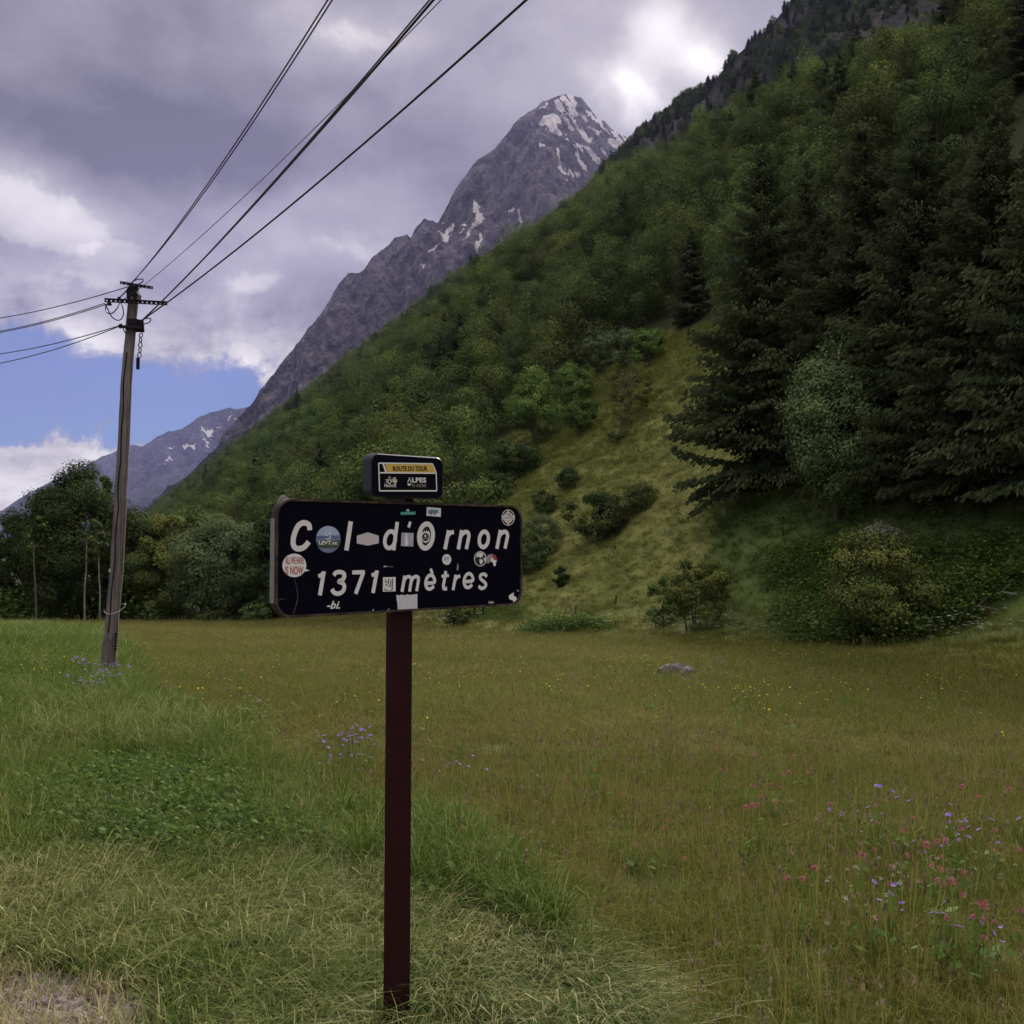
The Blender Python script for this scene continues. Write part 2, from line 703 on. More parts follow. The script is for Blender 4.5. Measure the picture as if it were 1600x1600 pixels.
def rock_material(name, c1, c2, green, scale, snowc=(0.92, 0.85, 0.82), gcol=(0.035, 0.045, 0.022), zlo=0, zhi=1000, bd=8.0):
    m = new_mat(name)
    p = pos()
    x, y, z = sep(p)
    st = noise_tex(vec(x * 1.0 + z * 0.55, y * 0.4, z * 0.8), scale, 9, 0.66, 0.6)
    big = noise_tex(p, scale * 0.16, 6, 0.6)
    gul = noise_tex(vec(x * 1.0 + z * 0.75, y * 0.5, (z - x * 0.5) * 0.10), scale * 1.6, 7, 0.6, 0.3)
    led = noise_tex(vec((x + z * 0.4) * 0.12, y * 0.2, z * 1.2 - x * 0.7), scale * 1.2, 6, 0.6, 0.3)
    st = st * 0.34 + gul * 0.38 + led * 0.28
    fine = noise_tex(p, scale * 5, 8, 0.7)
    c = mixc(smooth(st, 0.40, 0.60), c1, c2)
    c = mixc(smooth(fine, 0.38, 0.66), scale_c(c, 0.55), scale_c(c, 1.25))
    low = smooth(z, zhi, zlo)
    g = smooth(big + (fine - 0.5) * 0.5 + (low - 0.5) * 0.35, 0.50, 0.60) * green
    c = mixc(g, c, mixc(fine, gcol, tuple(v * 1.6 for v in gcol)))
    s = smooth(attr('snow'), 0.4, 0.6)
    c = mixc(s, c, snowc)
    principled(c, 0.95, normal=bump(st + fine * 0.8, 1.0, bd * 2.0), spec=0.05)
    return m


def zoomed(pts, ox, oy, k):
    return [(ox + a * k, oy + b * k) for a, b in pts]


def z5(*p): return zoomed(p, 780, 130, 0.14375)
def z6(*p): return zoomed(p, 600, 280, 0.15625)
def z2(*p): return zoomed(p, 0, 400, 0.25)


PEAK_SNOW = [
    (z5((565, 225), (640, 165), (730, 125), (800, 110), (835, 200), (815, 260), (860, 320), (810, 380), (840, 440), (910, 520), (1025, 620),
        (1000, 645), (900, 585), (820, 500), (740, 430), (690, 350), (620, 290)), -0.42),
    (z5((425, 420), (520, 335), (565, 325), (685, 395), (675, 445), (610, 425), (685, 545), (665, 575), (560, 535), (480, 475)), -0.42),
    (z5((930, 305), (1005, 320), (1085, 395), (1185, 495), (1295, 535), (1500, 600), (1430, 700), (1300, 770), (1240, 705), (1175, 625),
        (1290, 605), (1200, 555), (1100, 465), (1050, 395)), -0.45),
    (z5((870, 315), (905, 335), (1000, 475), (1135, 540), (1090, 565), (980, 485), (900, 405)), -0.5),
    (z5((795, 665), (850, 645), (930, 695), (1040, 735), (1080, 795), (1165, 855), (1130, 905), (1020, 835), (900, 735)), -0.5),
    (z5((835, 715), (870, 755), (935, 880), (975, 1015), (950, 1005), (880, 905), (850, 860)), -0.4),
    (z5((640, 865), (700, 935), (760, 925), (895, 1000), (860, 1025), (740, 975), (675, 975)), -0.5),
    (z5((625, 690), (660, 740), (655, 855), (632, 780)), -0.5),
    (z5((1065, 695), (1180, 705), (1255, 760), (1170, 785)), -0.2),
    (z5((345, 470), (425, 560), (410, 565), (350, 495)), -0.5), (z5((350, 390), (380, 430), (360, 455)), -0.5),
    (z5((430, 635), (480, 645), (468, 705)), -0.5), (z5((700, 1030), (750, 1060), (715, 1065)), -0.5),
    (z5((725, 440), (790, 465), (805, 515), (760, 495)), -0.5), (z5((695, 555), (755, 610), (730, 615)), -0.5),
    (z5((435, 275), (540, 185), (555, 200), (470, 265)), -0.5),
    (z6((885, 205), (960, 255), (945, 330), (1005, 385), (915, 465), (865, 545), (785, 620), (865, 475), (905, 420), (925, 380), (883, 290)), -0.9),
    (z6((515, 495), (600, 570), (680, 445), (712, 460), (665, 540), (645, 605), (615, 635), (585, 585)), -0.9),
    (z6((765, 445), (825, 440), (800, 475)), -0.9), (z6((748, 548), (790, 490), (810, 515)), -0.9),
    (z6((1200, 330), (1310, 280), (1345, 300), (1366, 380), (1375, 485), (1345, 395), (1318, 320), (1230, 328)), -0.9),
    (z6((895, 655), (908, 605), (940, 630), (950, 535), (985, 555), (975, 640), (980, 680), (935, 735)), -0.9),
    (z6((420, 725), (500, 675), (495, 700), (450, 738)), -0.9), (z6((485, 662), (540, 645), (500, 675)), -0.9),
    (z6((345, 848), (410, 845), (395, 870)), -0.9), (z6((555, 420), (592, 428), (615, 462)), -0.9),
]
FAR_SNOW = [(z2((1250, 1065), (1290, 1095), (1325, 1075), (1315, 1160), (1297, 1205), (1280, 1150)), -0.9),
            (z2((1145, 1190), (1170, 1165), (1190, 1188), (1225, 1165), (1213, 1215), (1180, 1192), (1148, 1218)), -0.9),
            (z2((1015, 1312), (1062, 1245), (1070, 1262), (1040, 1290)), -0.9), (z2((1385, 1000), (1420, 965), (1445, 970), (1410, 985)), -0.9),
            (z2((1410, 1025), (1450, 1000), (1440, 1015)), -0.9), (z2((1460, 1028), (1480, 1020), (1475, 1034)), -0.9),
            (z2((1060, 1200), (1090, 1195), (1080, 1212)), -0.9), (z2((1330, 1080), (1380, 1055), (1360, 1080)), -0.9)]

ROCK_PEAK = rock_material('peak_rock', (0.072, 0.058, 0.070), (0.275, 0.235, 0.240), 0.75, 0.014, zlo=200, zhi=900, bd=14)
ROCK_FAR = rock_material('far_rock', (0.075, 0.080, 0.130), (0.145, 0.145, 0.195), 0.6, 0.006, zlo=100, zhi=1100, bd=14,  # blue of the distant haze put into the rock colour
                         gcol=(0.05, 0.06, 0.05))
ROCK_NEAR = rock_material('crag_rock', (0.075, 0.066, 0.074), (0.180, 0.160, 0.165), 1.0, 0.045, zlo=-400, zhi=1500, bd=2.0)

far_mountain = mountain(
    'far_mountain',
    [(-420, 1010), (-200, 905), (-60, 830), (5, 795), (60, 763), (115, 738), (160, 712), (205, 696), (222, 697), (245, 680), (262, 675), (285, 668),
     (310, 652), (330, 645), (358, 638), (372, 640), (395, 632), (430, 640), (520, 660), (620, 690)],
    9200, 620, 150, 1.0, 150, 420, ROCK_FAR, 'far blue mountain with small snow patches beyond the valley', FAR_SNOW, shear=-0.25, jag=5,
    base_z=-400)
snowy_peak = mountain(
    'snowy_peak',
    [(120, 905), (190, 830), (250, 770), (300, 735), (335, 705), (360, 670), (390, 632), (410, 604), (430, 578), (447, 553), (470, 530), (497, 497),
     (515, 470), (530, 440), (545, 430), (566, 424), (585, 402), (604, 385), (622, 371), (636, 364), (641, 368), (652, 349), (664, 343), (684, 344),
     (695, 326), (706, 303), (722, 280), (738, 262), (752, 246), (772, 234), (792, 213), (812, 188), (826, 178), (846, 164), (862, 155), (880, 150),
     (897, 148), (910, 155), (928, 178), (946, 194), (960, 205), (972, 210), (990, 214), (1010, 226), (1060, 262), (1140, 320), (1260, 400)],
    lambda p: 4600 + (900 - p) * 0.9, 940, 320, 1.15, 95, 260, ROCK_PEAK, 'tall rocky peak with snow streaks at its summit', PEAK_SNOW, shear=0.12,
    rib=[(838, 175, 880, 420, 70, 190)], jag=11, base_z=-250)
upper_ridge = mountain(
    'upper_ridge',
    [(880, 330), (930, 275), (970, 238), (995, 214), (1020, 192), (1050, 170), (1080, 148), (1100, 136), (1120, 122), (1140, 97), (1160, 80), (1185, 58),
     (1205, 42), (1222, 20), (1240, 4), (1270, -22), (1310, -62), (1400, -140), (1600, -300), (1900, -520)],
    lambda p: 760 - (p - 1000) * 0.28, 420, 150, 1.0, 16, 55, ROCK_NEAR, 'dark craggy ridge above the forested hillside', shear=-0.15, jag=5, base_z=20)

# ------------------------------------------------------------------ foliage
def leaf_material(name, dark, light, trans=0.20, gloss=0.03, rnd=0.8, warm=None, wamt=0.5):
    """leaf colour varies from leaf to leaf (tint) and from plant to plant"""
    m = new_mat(name)
    t = attr('tint')
    c = mixc(t, dark, light)
    r = obj_random()
    if warm is not None:
        c = mixc(smooth(noise_tex(vec(r * 37.0, r * 11.0, 3.0), 1.0, 2), 0.40, 0.75) * wamt, c, scale_c(warm, t + 0.45))
    c = scale_c(c, r * rnd + (1.0 - rnd * 0.5))
    leafy(c, trans, gloss)
    return m


def bark_material(name, c1, c2, scale=6.0):
    m = new_mat(name)
    x, y, z = sep(objco())
    n = noise_tex(vec(x * 3.0, y * 3.0, z * 0.7), scale, 6, 0.65)
    principled(mixc(smooth(n, 0.3, 0.7), c1, c2), 0.95, normal=bump(n, 0.8, 0.03), spec=0.1)
    return m


LEAF_BEECH = leaf_material('beech_leaf', (0.018, 0.040, 0.013), (0.112, 0.160, 0.044), warm=(0.150, 0.152, 0.036))
LEAF_FRESH = leaf_material('fresh_leaf', (0.050, 0.095, 0.022), (0.160, 0.225, 0.052))
LEAF_PALE = leaf_material('pale_leaf', (0.060, 0.090, 0.036), (0.175, 0.215, 0.090), trans=0.25, rnd=0.2)
LEAF_SILVER = leaf_material('silver_leaf', (0.110, 0.125, 0.085), (0.270, 0.280, 0.200), trans=0.2, rnd=0.1)
LEAF_OLIVE = leaf_material('olive_leaf', (0.055, 0.072, 0.018), (0.190, 0.205, 0.050), rnd=0.2)
LEAF_WILLOW = leaf_material('willow_leaf', (0.075, 0.112, 0.042), (0.220, 0.280, 0.110), rnd=0.2)
NEEDLE = leaf_material('spruce_needle', (0.016, 0.026, 0.011), (0.085, 0.105, 0.042), trans=0.12, rnd=0.3)
NEEDLE_BLUE = leaf_material('blue_needle', (0.045, 0.062, 0.050), (0.120, 0.140, 0.120), trans=0.1, rnd=0.2)
BARK_DARK = bark_material('dark_bark', (0.030, 0.024, 0.018), (0.085, 0.070, 0.055))
BARK_PALE = bark_material('birch_bark', (0.12, 0.11, 0.095), (0.30, 0.28, 0.25), 3.0)
BARK_GREY = bark_material('grey_bark', (0.07, 0.062, 0.05), (0.16, 0.145, 0.12))


def quads(C, N, L, W, g, tint, fold=0.0):
    """leaf-shaped faces at C, facing about N, longest along a random tangent"""
    n = len(C)
    N = N / (np.linalg.norm(N, axis=1, keepdims=True) + 1e-9)
    r = g.normal(size=(n, 3))
    T = np.cross(N, r)
    T /= np.linalg.norm(T, axis=1, keepdims=True) + 1e-9
    B = np.cross(N, T)
    L = np.broadcast_to(np.asarray(L, dtype=float), (n,))[:, None]
    W = np.broadcast_to(np.asarray(W, dtype=float), (n,))[:, None]
    a = C - T * L * 0.5
    b = C + B * W * 0.5 + N * (fold * W)
    c = C + T * L * 0.5
    d = C - B * W * 0.5 + N * (fold * W)
    V = np.stack([a, b, c, d], 1).reshape(-1, 3)
    F = np.arange(n * 4).reshape(n, 4)
    return V, F, np.repeat(tint, 4)


def tube(path, radii, sides=6):
    """tapered limb along a path"""
    P = np.asarray(path, dtype=float)
    n = len(P)
    V = []
    for i in range(n):
        d = P[min(i + 1, n - 1)] - P[max(i - 1, 0)]
        d /= np.linalg.norm(d) + 1e-9
        ref = np.array([0.0, 0, 1]) if abs(d[2]) < 0.9 else np.array([1.0, 0, 0])
        u = np.cross(d, ref)
        u /= np.linalg.norm(u) + 1e-9
        w = np.cross(d, u)
        for k in range(sides):
            a = 2 * math.pi * k / sides
            V.append(P[i] + (u * math.cos(a) + w * math.sin(a)) * radii[i])
    F = []
    for i in range(n - 1):
        for k in range(sides):
            F.append((i * sides + k, i * sides + (k + 1) % sides, (i + 1) * sides + (k + 1) % sides, (i + 1) * sides + k))
    return np.array(V), np.array(F)


def join(parts):
    Vs, Fs, T = [], [], []
    o = 0
    for p in parts:
        V, F = p[0], p[1]
        Vs.append(V)
        Fs.append(F + o)
        T.append(p[2] if len(p) > 2 else np.full(len(V), 0.5))
        o += len(V)
    return np.concatenate(Vs), np.concatenate(Fs), np.concatenate(T)


def broadleaf(seed, h, r, n_clump, n_leaf, leaf, base=0.22, shape=1.0, lean=0.0, open_=0.0, flat=0.75, stems=1, firm=False):
    """(crown, wood) of a leafy tree: limbs end in leaf clumps that fill an uneven crown"""
    g = np.random.default_rng(seed)
    wood = []
    crown = []
    zc = h * (base + (1 - base) * 0.5)
    hz = h * (1 - base) * 0.5
    lob = g.normal(size=(7, 3))
    lob /= np.linalg.norm(lob, axis=1, keepdims=True)
    lamp = g.uniform(-0.22, 0.3, 7)
    C = []
    while len(C) < n_clump:
        d = g.normal(size=3)
        d /= np.linalg.norm(d)
        if d[2] < -0.75 and base > 0:
            continue
        k = 1.0 + sum(a * max(0, float(d @ l)) ** 3 for a, l in zip(lamp, lob))
        rr = g.uniform(0.45, 1.0) ** 0.55 * k
        prof = 1.0 if shape == 1.0 else (1 - max(0, d[2]) * (1 - shape))
        p = np.array([d[0] * r * rr * prof, d[1] * r * rr * prof, zc + d[2] * hz * rr])
        if p[2] < h * 0.06 and base > 0:
            continue
        C.append(p)
    C = np.array(C)
    C[:, 0] += lean * (C[:, 2] / h) ** 2
    # trunk(s)
    for s in range(stems):
        off = np.array([g.normal() * 0.12 * r, g.normal() * 0.12 * r, 0]) * (stems > 1)
        tz = np.linspace(0, h * 0.80, 7)
        path = np.stack([off[0] * (1 + tz / h * 2) + g.normal(size=7) * 0.012 * h * (tz > 0) + lean * (tz / h) ** 2,
                         off[1] * (1 + tz / h * 2) + g.normal(size=7) * 0.012 * h * (tz > 0), tz - 0.05 * h * (tz == 0)], 1)
        rad = (0.022 * h / math.sqrt(stems)) * (1 - 0.85 * tz / tz[-1]) * np.where(tz == 0, 1.5, 1)
        wood.append(tube(path, rad, 7))
        for c in C[g.permutation(len(C))[:max(6, n_clump // (3 * stems))]]:
            a = g.uniform(0.25, 0.8)
            zt = min(c[2] * a, h * 0.75)
            st = np.array([np.interp(zt, tz, path[:, 0]), np.interp(zt, tz, path[:, 1]), zt])
            mid = (st + c) / 2 + np.array([0, 0, 0.06 * h]) * g.uniform(-0.3, 1)
            wood.append(tube([st, mid, c], [0.007 * h, 0.004 * h, 0.0015 * h], 4))
    # clumps of leaves
    small = n_clump <= 45
    for c in C:
        m = int(n_leaf * g.uniform(0.6, 1.4))
        cr = r * g.uniform(0.24, 0.42) * (1 - open_ * 0.35) * (1.35 if small else 1.0)
        d = g.normal(size=(m, 3))
        d /= np.linalg.norm(d, axis=1, keepdims=True)
        rad = g.uniform(0.3, 1.0, (m, 1)) ** 0.4 * cr if firm else np.minimum(0.30 + np.abs(g.normal(size=(m, 1))) * 0.42, 1.2) * cr
        p = c + d * rad * np.array([1, 1, flat])
        out = p - np.array([lean * 0.3, 0, zc * 0.8])
        out /= np.linalg.norm(out, axis=1, keepdims=True) + 1e-6
        N = d * 1.0 + out * 0.5 + np.array([0, 0, 0.30]) + g.normal(size=(m, 3)) * 0.30
        tint = np.clip(g.normal(0.45, 0.2) + g.normal(size=m) * 0.22, 0, 1)
        s = leaf * g.uniform(0.6, 1.35, m)
        crown.append(quads(p, N, s, s * 0.62, g, tint, 0.12))
    return join(crown), join(wood)


def spruce(seed, h, r, gap=0.42, dens=1.0, spray=0.5, droop=0.35, base=0.04, ragged=0.25):
    """(crown, wood) of a spruce: whorls of drooping branches with hanging sprays"""
    g = np.random.default_rng(seed)
    wood = []
    tz = np.linspace(0, h, 9)
    path = np.stack([g.normal(size=9) * 0.004 * h, g.normal(size=9) * 0.004 * h, tz], 1)
    path[0, 2] = -0.4
    wood.append(tube(path, 0.017 * h * (1 - 0.95 * tz / h) + 0.012, 7))
    C, N, S, T, D = [], [], [], [], []
    z = base * h
    while z < h * 0.985:
        f = z / h
        prof = (1 - f) ** 0.82
        if f < 0.12:
            prof *= 0.80 + f * 1.6
        nb = max(3, int(round(g.uniform(5.0, 8.0) * (0.55 + 0.45 * prof) * dens)))
        a0 = g.uniform(0, 7)
        for b in range(nb):
            az = a0 + 2 * math.pi * b / nb + g.normal() * 0.25
            L = r * prof * (1 + g.normal() * ragged) + 0.12
            L = max(L, 0.15)
            dr = droop * (0.4 + 0.9 * (1 - f)) * g.uniform(0.35, 1.5)
            ca, sa = math.cos(az), math.sin(az)
            zj = g.normal() * gap * 0.6
            m = max(5, int(L / (spray * 0.065)))
            t = (np.arange(m) + g.uniform(0.2, 0.9, m)) / m
            t = t[t > 0.12]
            m = len(t)
            zz = z + zj + L * (0.22 * t * (1.0 - f * 0.5) - dr * t ** 2 + 0.20 * t ** 3)
            zz += f * L * 0.45 * t
            side = g.normal(size=m) * 0.20 * L * (1 - 0.45 * t) * np.minimum(1, t * 3)
            p = np.stack([ca * L * t - sa * side, sa * L * t + ca * side, zz - np.abs(side) * 0.22 + g.normal(size=m) * 0.05], 1)
            if L > 0.8:
                q = np.linspace(0, 1, 4)
                bp = np.stack([ca * L * q, sa * L * q, z + zj + L * (0.22 * q * (1.0 - f * 0.5) - dr * q ** 2 + 0.20 * q ** 3) + f * L * 0.45 * q], 1)
                wood.append(tube(bp, [0.004 * h * prof + 0.012, 0.02, 0.012, 0.005], 3))
            bt = g.normal(0.42, 0.16)
            C.append(p)
            # sprays lie along the branch and hang a little
            T.append(np.clip(bt + 0.70 * (t - 0.55) + g.normal(size=m) * 0.15, 0, 1))
            S.append(spray * g.uniform(0.65, 1.3, m) * (0.75 + 0.5 * prof))
            nn = np.stack([ca * 0.35 + g.normal(size=m) * 0.5, sa * 0.35 + g.normal(size=m) * 0.5, np.full(m, 0.9)], 1)
            N.append(nn)
            dd = np.stack([ca - sa * side / (0.3 * L) * 0.8, sa + ca * side / (0.3 * L) * 0.8, np.full(m, -0.35) - g.uniform(0, 0.5, m)], 1)
            D.append(dd)
        z += gap * g.uniform(0.7, 1.3) * (0.55 + 0.6 * (1 - f))
    C = np.concatenate(C); N = np.concatenate(N); S = np.concatenate(S); T = np.concatenate(T); D = np.concatenate(D)
    D /= np.linalg.norm(D, axis=1, keepdims=True)
    N = N - D * np.sum(N * D, 1, keepdims=True)
    N /= np.linalg.norm(N, axis=1, keepdims=True) + 1e-9
    B = np.cross(N, D)
    s = S[:, None]
    a = C - D * s * 0.45
    b = C + B * s * 0.17 - np.array([0, 0, 0.10]) * s
    c = C + D * s * 0.65 - np.array([0, 0, 0.12]) * s
    d = C - B * s * 0.17 - np.array([0, 0, 0.10]) * s
    V1 = np.stack([a, b, c, d], 1).reshape(-1, 3)
    # a second, hanging face to each spray
    e = C - D * s * 0.35
    f_ = C + D * s * 0.10 - np.array([0, 0, 0.42]) * s + B * s * 0.10
    h_ = C + D * s * 0.5
    k_ = C + D * s * 0.1 + np.array([0, 0, 0.06]) * s
    V2 = np.stack([e, f_, h_, k_], 1).reshape(-1, 3)
    V = np.concatenate([V1, V2])
    F = np.arange(len(V)).reshape(-1, 4)
    tint = np.concatenate([np.repeat(T, 4), np.repeat(T * 0.8, 4)])
    return (V, F, tint), join(wood)


def mesh_pair(name, build, leaf_mat, wood_mat):
    (cv, cf, ct), (wv, wf, _) = build
    a = np_mesh(name + '_crown', cv, cf, [leaf_mat], attrs={'tint': ct})
    b = np_mesh(name + '_trunk', wv, wf, [wood_mat], smooth_=True)
    return a, b


def one_mesh(name, build, leaf_mat, wood_mat):
    (cv, cf, ct), (wv, wf, _) = build
    V = np.concatenate([cv, wv])
    F = np.concatenate([cf, wf + len(cv)])
    return np_mesh(name, V, F, [leaf_mat, wood_mat], midx=np.r_[np.zeros(len(cf)), np.ones(len(wf))],
                   attrs={'tint': np.r_[ct, np.full(len(wv), 0.5)]})


def plant(kind, meshes, p, s, rz, label, cat, group=None, parts=('crown', 'trunk'), sz=None, sink=0.0):
    root = empty(kind, (p[0], p[1], p[2] - sink), rz)
    root.scale = (s, s, sz if sz else s)
    tag(root, label, cat, group)
    for nm, me in zip(parts, meshes):
        link(nm, me, root)
    return root


def stand(px, py_base, py_top, width=None):
    """(foot, height, radius) of a plant seen with its foot and top at these pixels"""
    p = ground_at(px, py_base)
    Y = p.y
    h = (ray(px, py_top).z - ray(px, py_base).z) * Y
    return p, h, (width / 1600 * Y / 2 if width else None)


# ---- spruces on the right
SPRUCE = [mesh_pair('spruce_%d' % i, spruce(100 + i, 10.0, w, gap=gp, spray=sp, droop=dr, ragged=rg, base=bs), NEEDLE, BARK_DARK)
          for i, (w, gp, sp, dr, rg, bs) in enumerate([(2.55, 0.24, 0.15, 0.42, 0.22, 0.02), (2.1, 0.23, 0.145, 0.5, 0.25, 0.03),
                                                   (2.8, 0.25, 0.155, 0.35, 0.28, 0.02)])]
SPRUCES = [  # px, base, top, width, variant, label
    (1194, 764, 232, 290, 0, 'dark spruce standing alone nearest the open grass slope, skirts to the ground'),
    (1292, 742, 330, 210, 1, 'slender dark spruce between the big outer spruce and the pale leafy willow'),
    (1440, 762, 205, 330, 2, 'broad heavy spruce right behind the pale willow with long hanging boughs'),
    (1352, 760, 190, 250, 1, 'narrow dark spruce directly above the pale willow, tip against the wood'),
    (1550, 772, 215, 320, 0, 'dark spruce with drooping boughs above the patch of red earth'),
    (1452, 740, 235, 250, 1, 'tall spruce rising behind the broad heavy spruce by the willow'),
    (1650, 780, 150, 340, 2, 'big dark spruce cut by the right edge of the picture'),
    (1560, 735, 165, 260, 1, 'tall dim spruce behind the one above the red earth'),
    (1265, 725, 255, 200, 0, 'dim spruce half hidden behind the spruce nearest the open grass'),
    (1500, 770, 300, 250, 2, 'shaggy spruce in the gap between the two broadest spruces'),
    (1395, 720, 240, 220, 0, 'dim spruce in the second row just above the pale willow'),
    (1690, 740, 120, 280, 0, 'dim tall spruce at the picture edge behind the big cut-off spruce'),
]
for px_, b_, t_, w_, v_, lab_ in SPRUCES:
    p_, h_, r_ = stand(px_, b_, t_, w_)
    base_r = (2.55, 2.1, 2.8)[v_]
    plant('spruce_tree', SPRUCE[v_], p_, r_ / base_r * 0.92, rng.uniform(0, 6.28), lab_, 'spruce tree', 'spruces on the right of the grass slope',
          sz=h_ / 10.0)

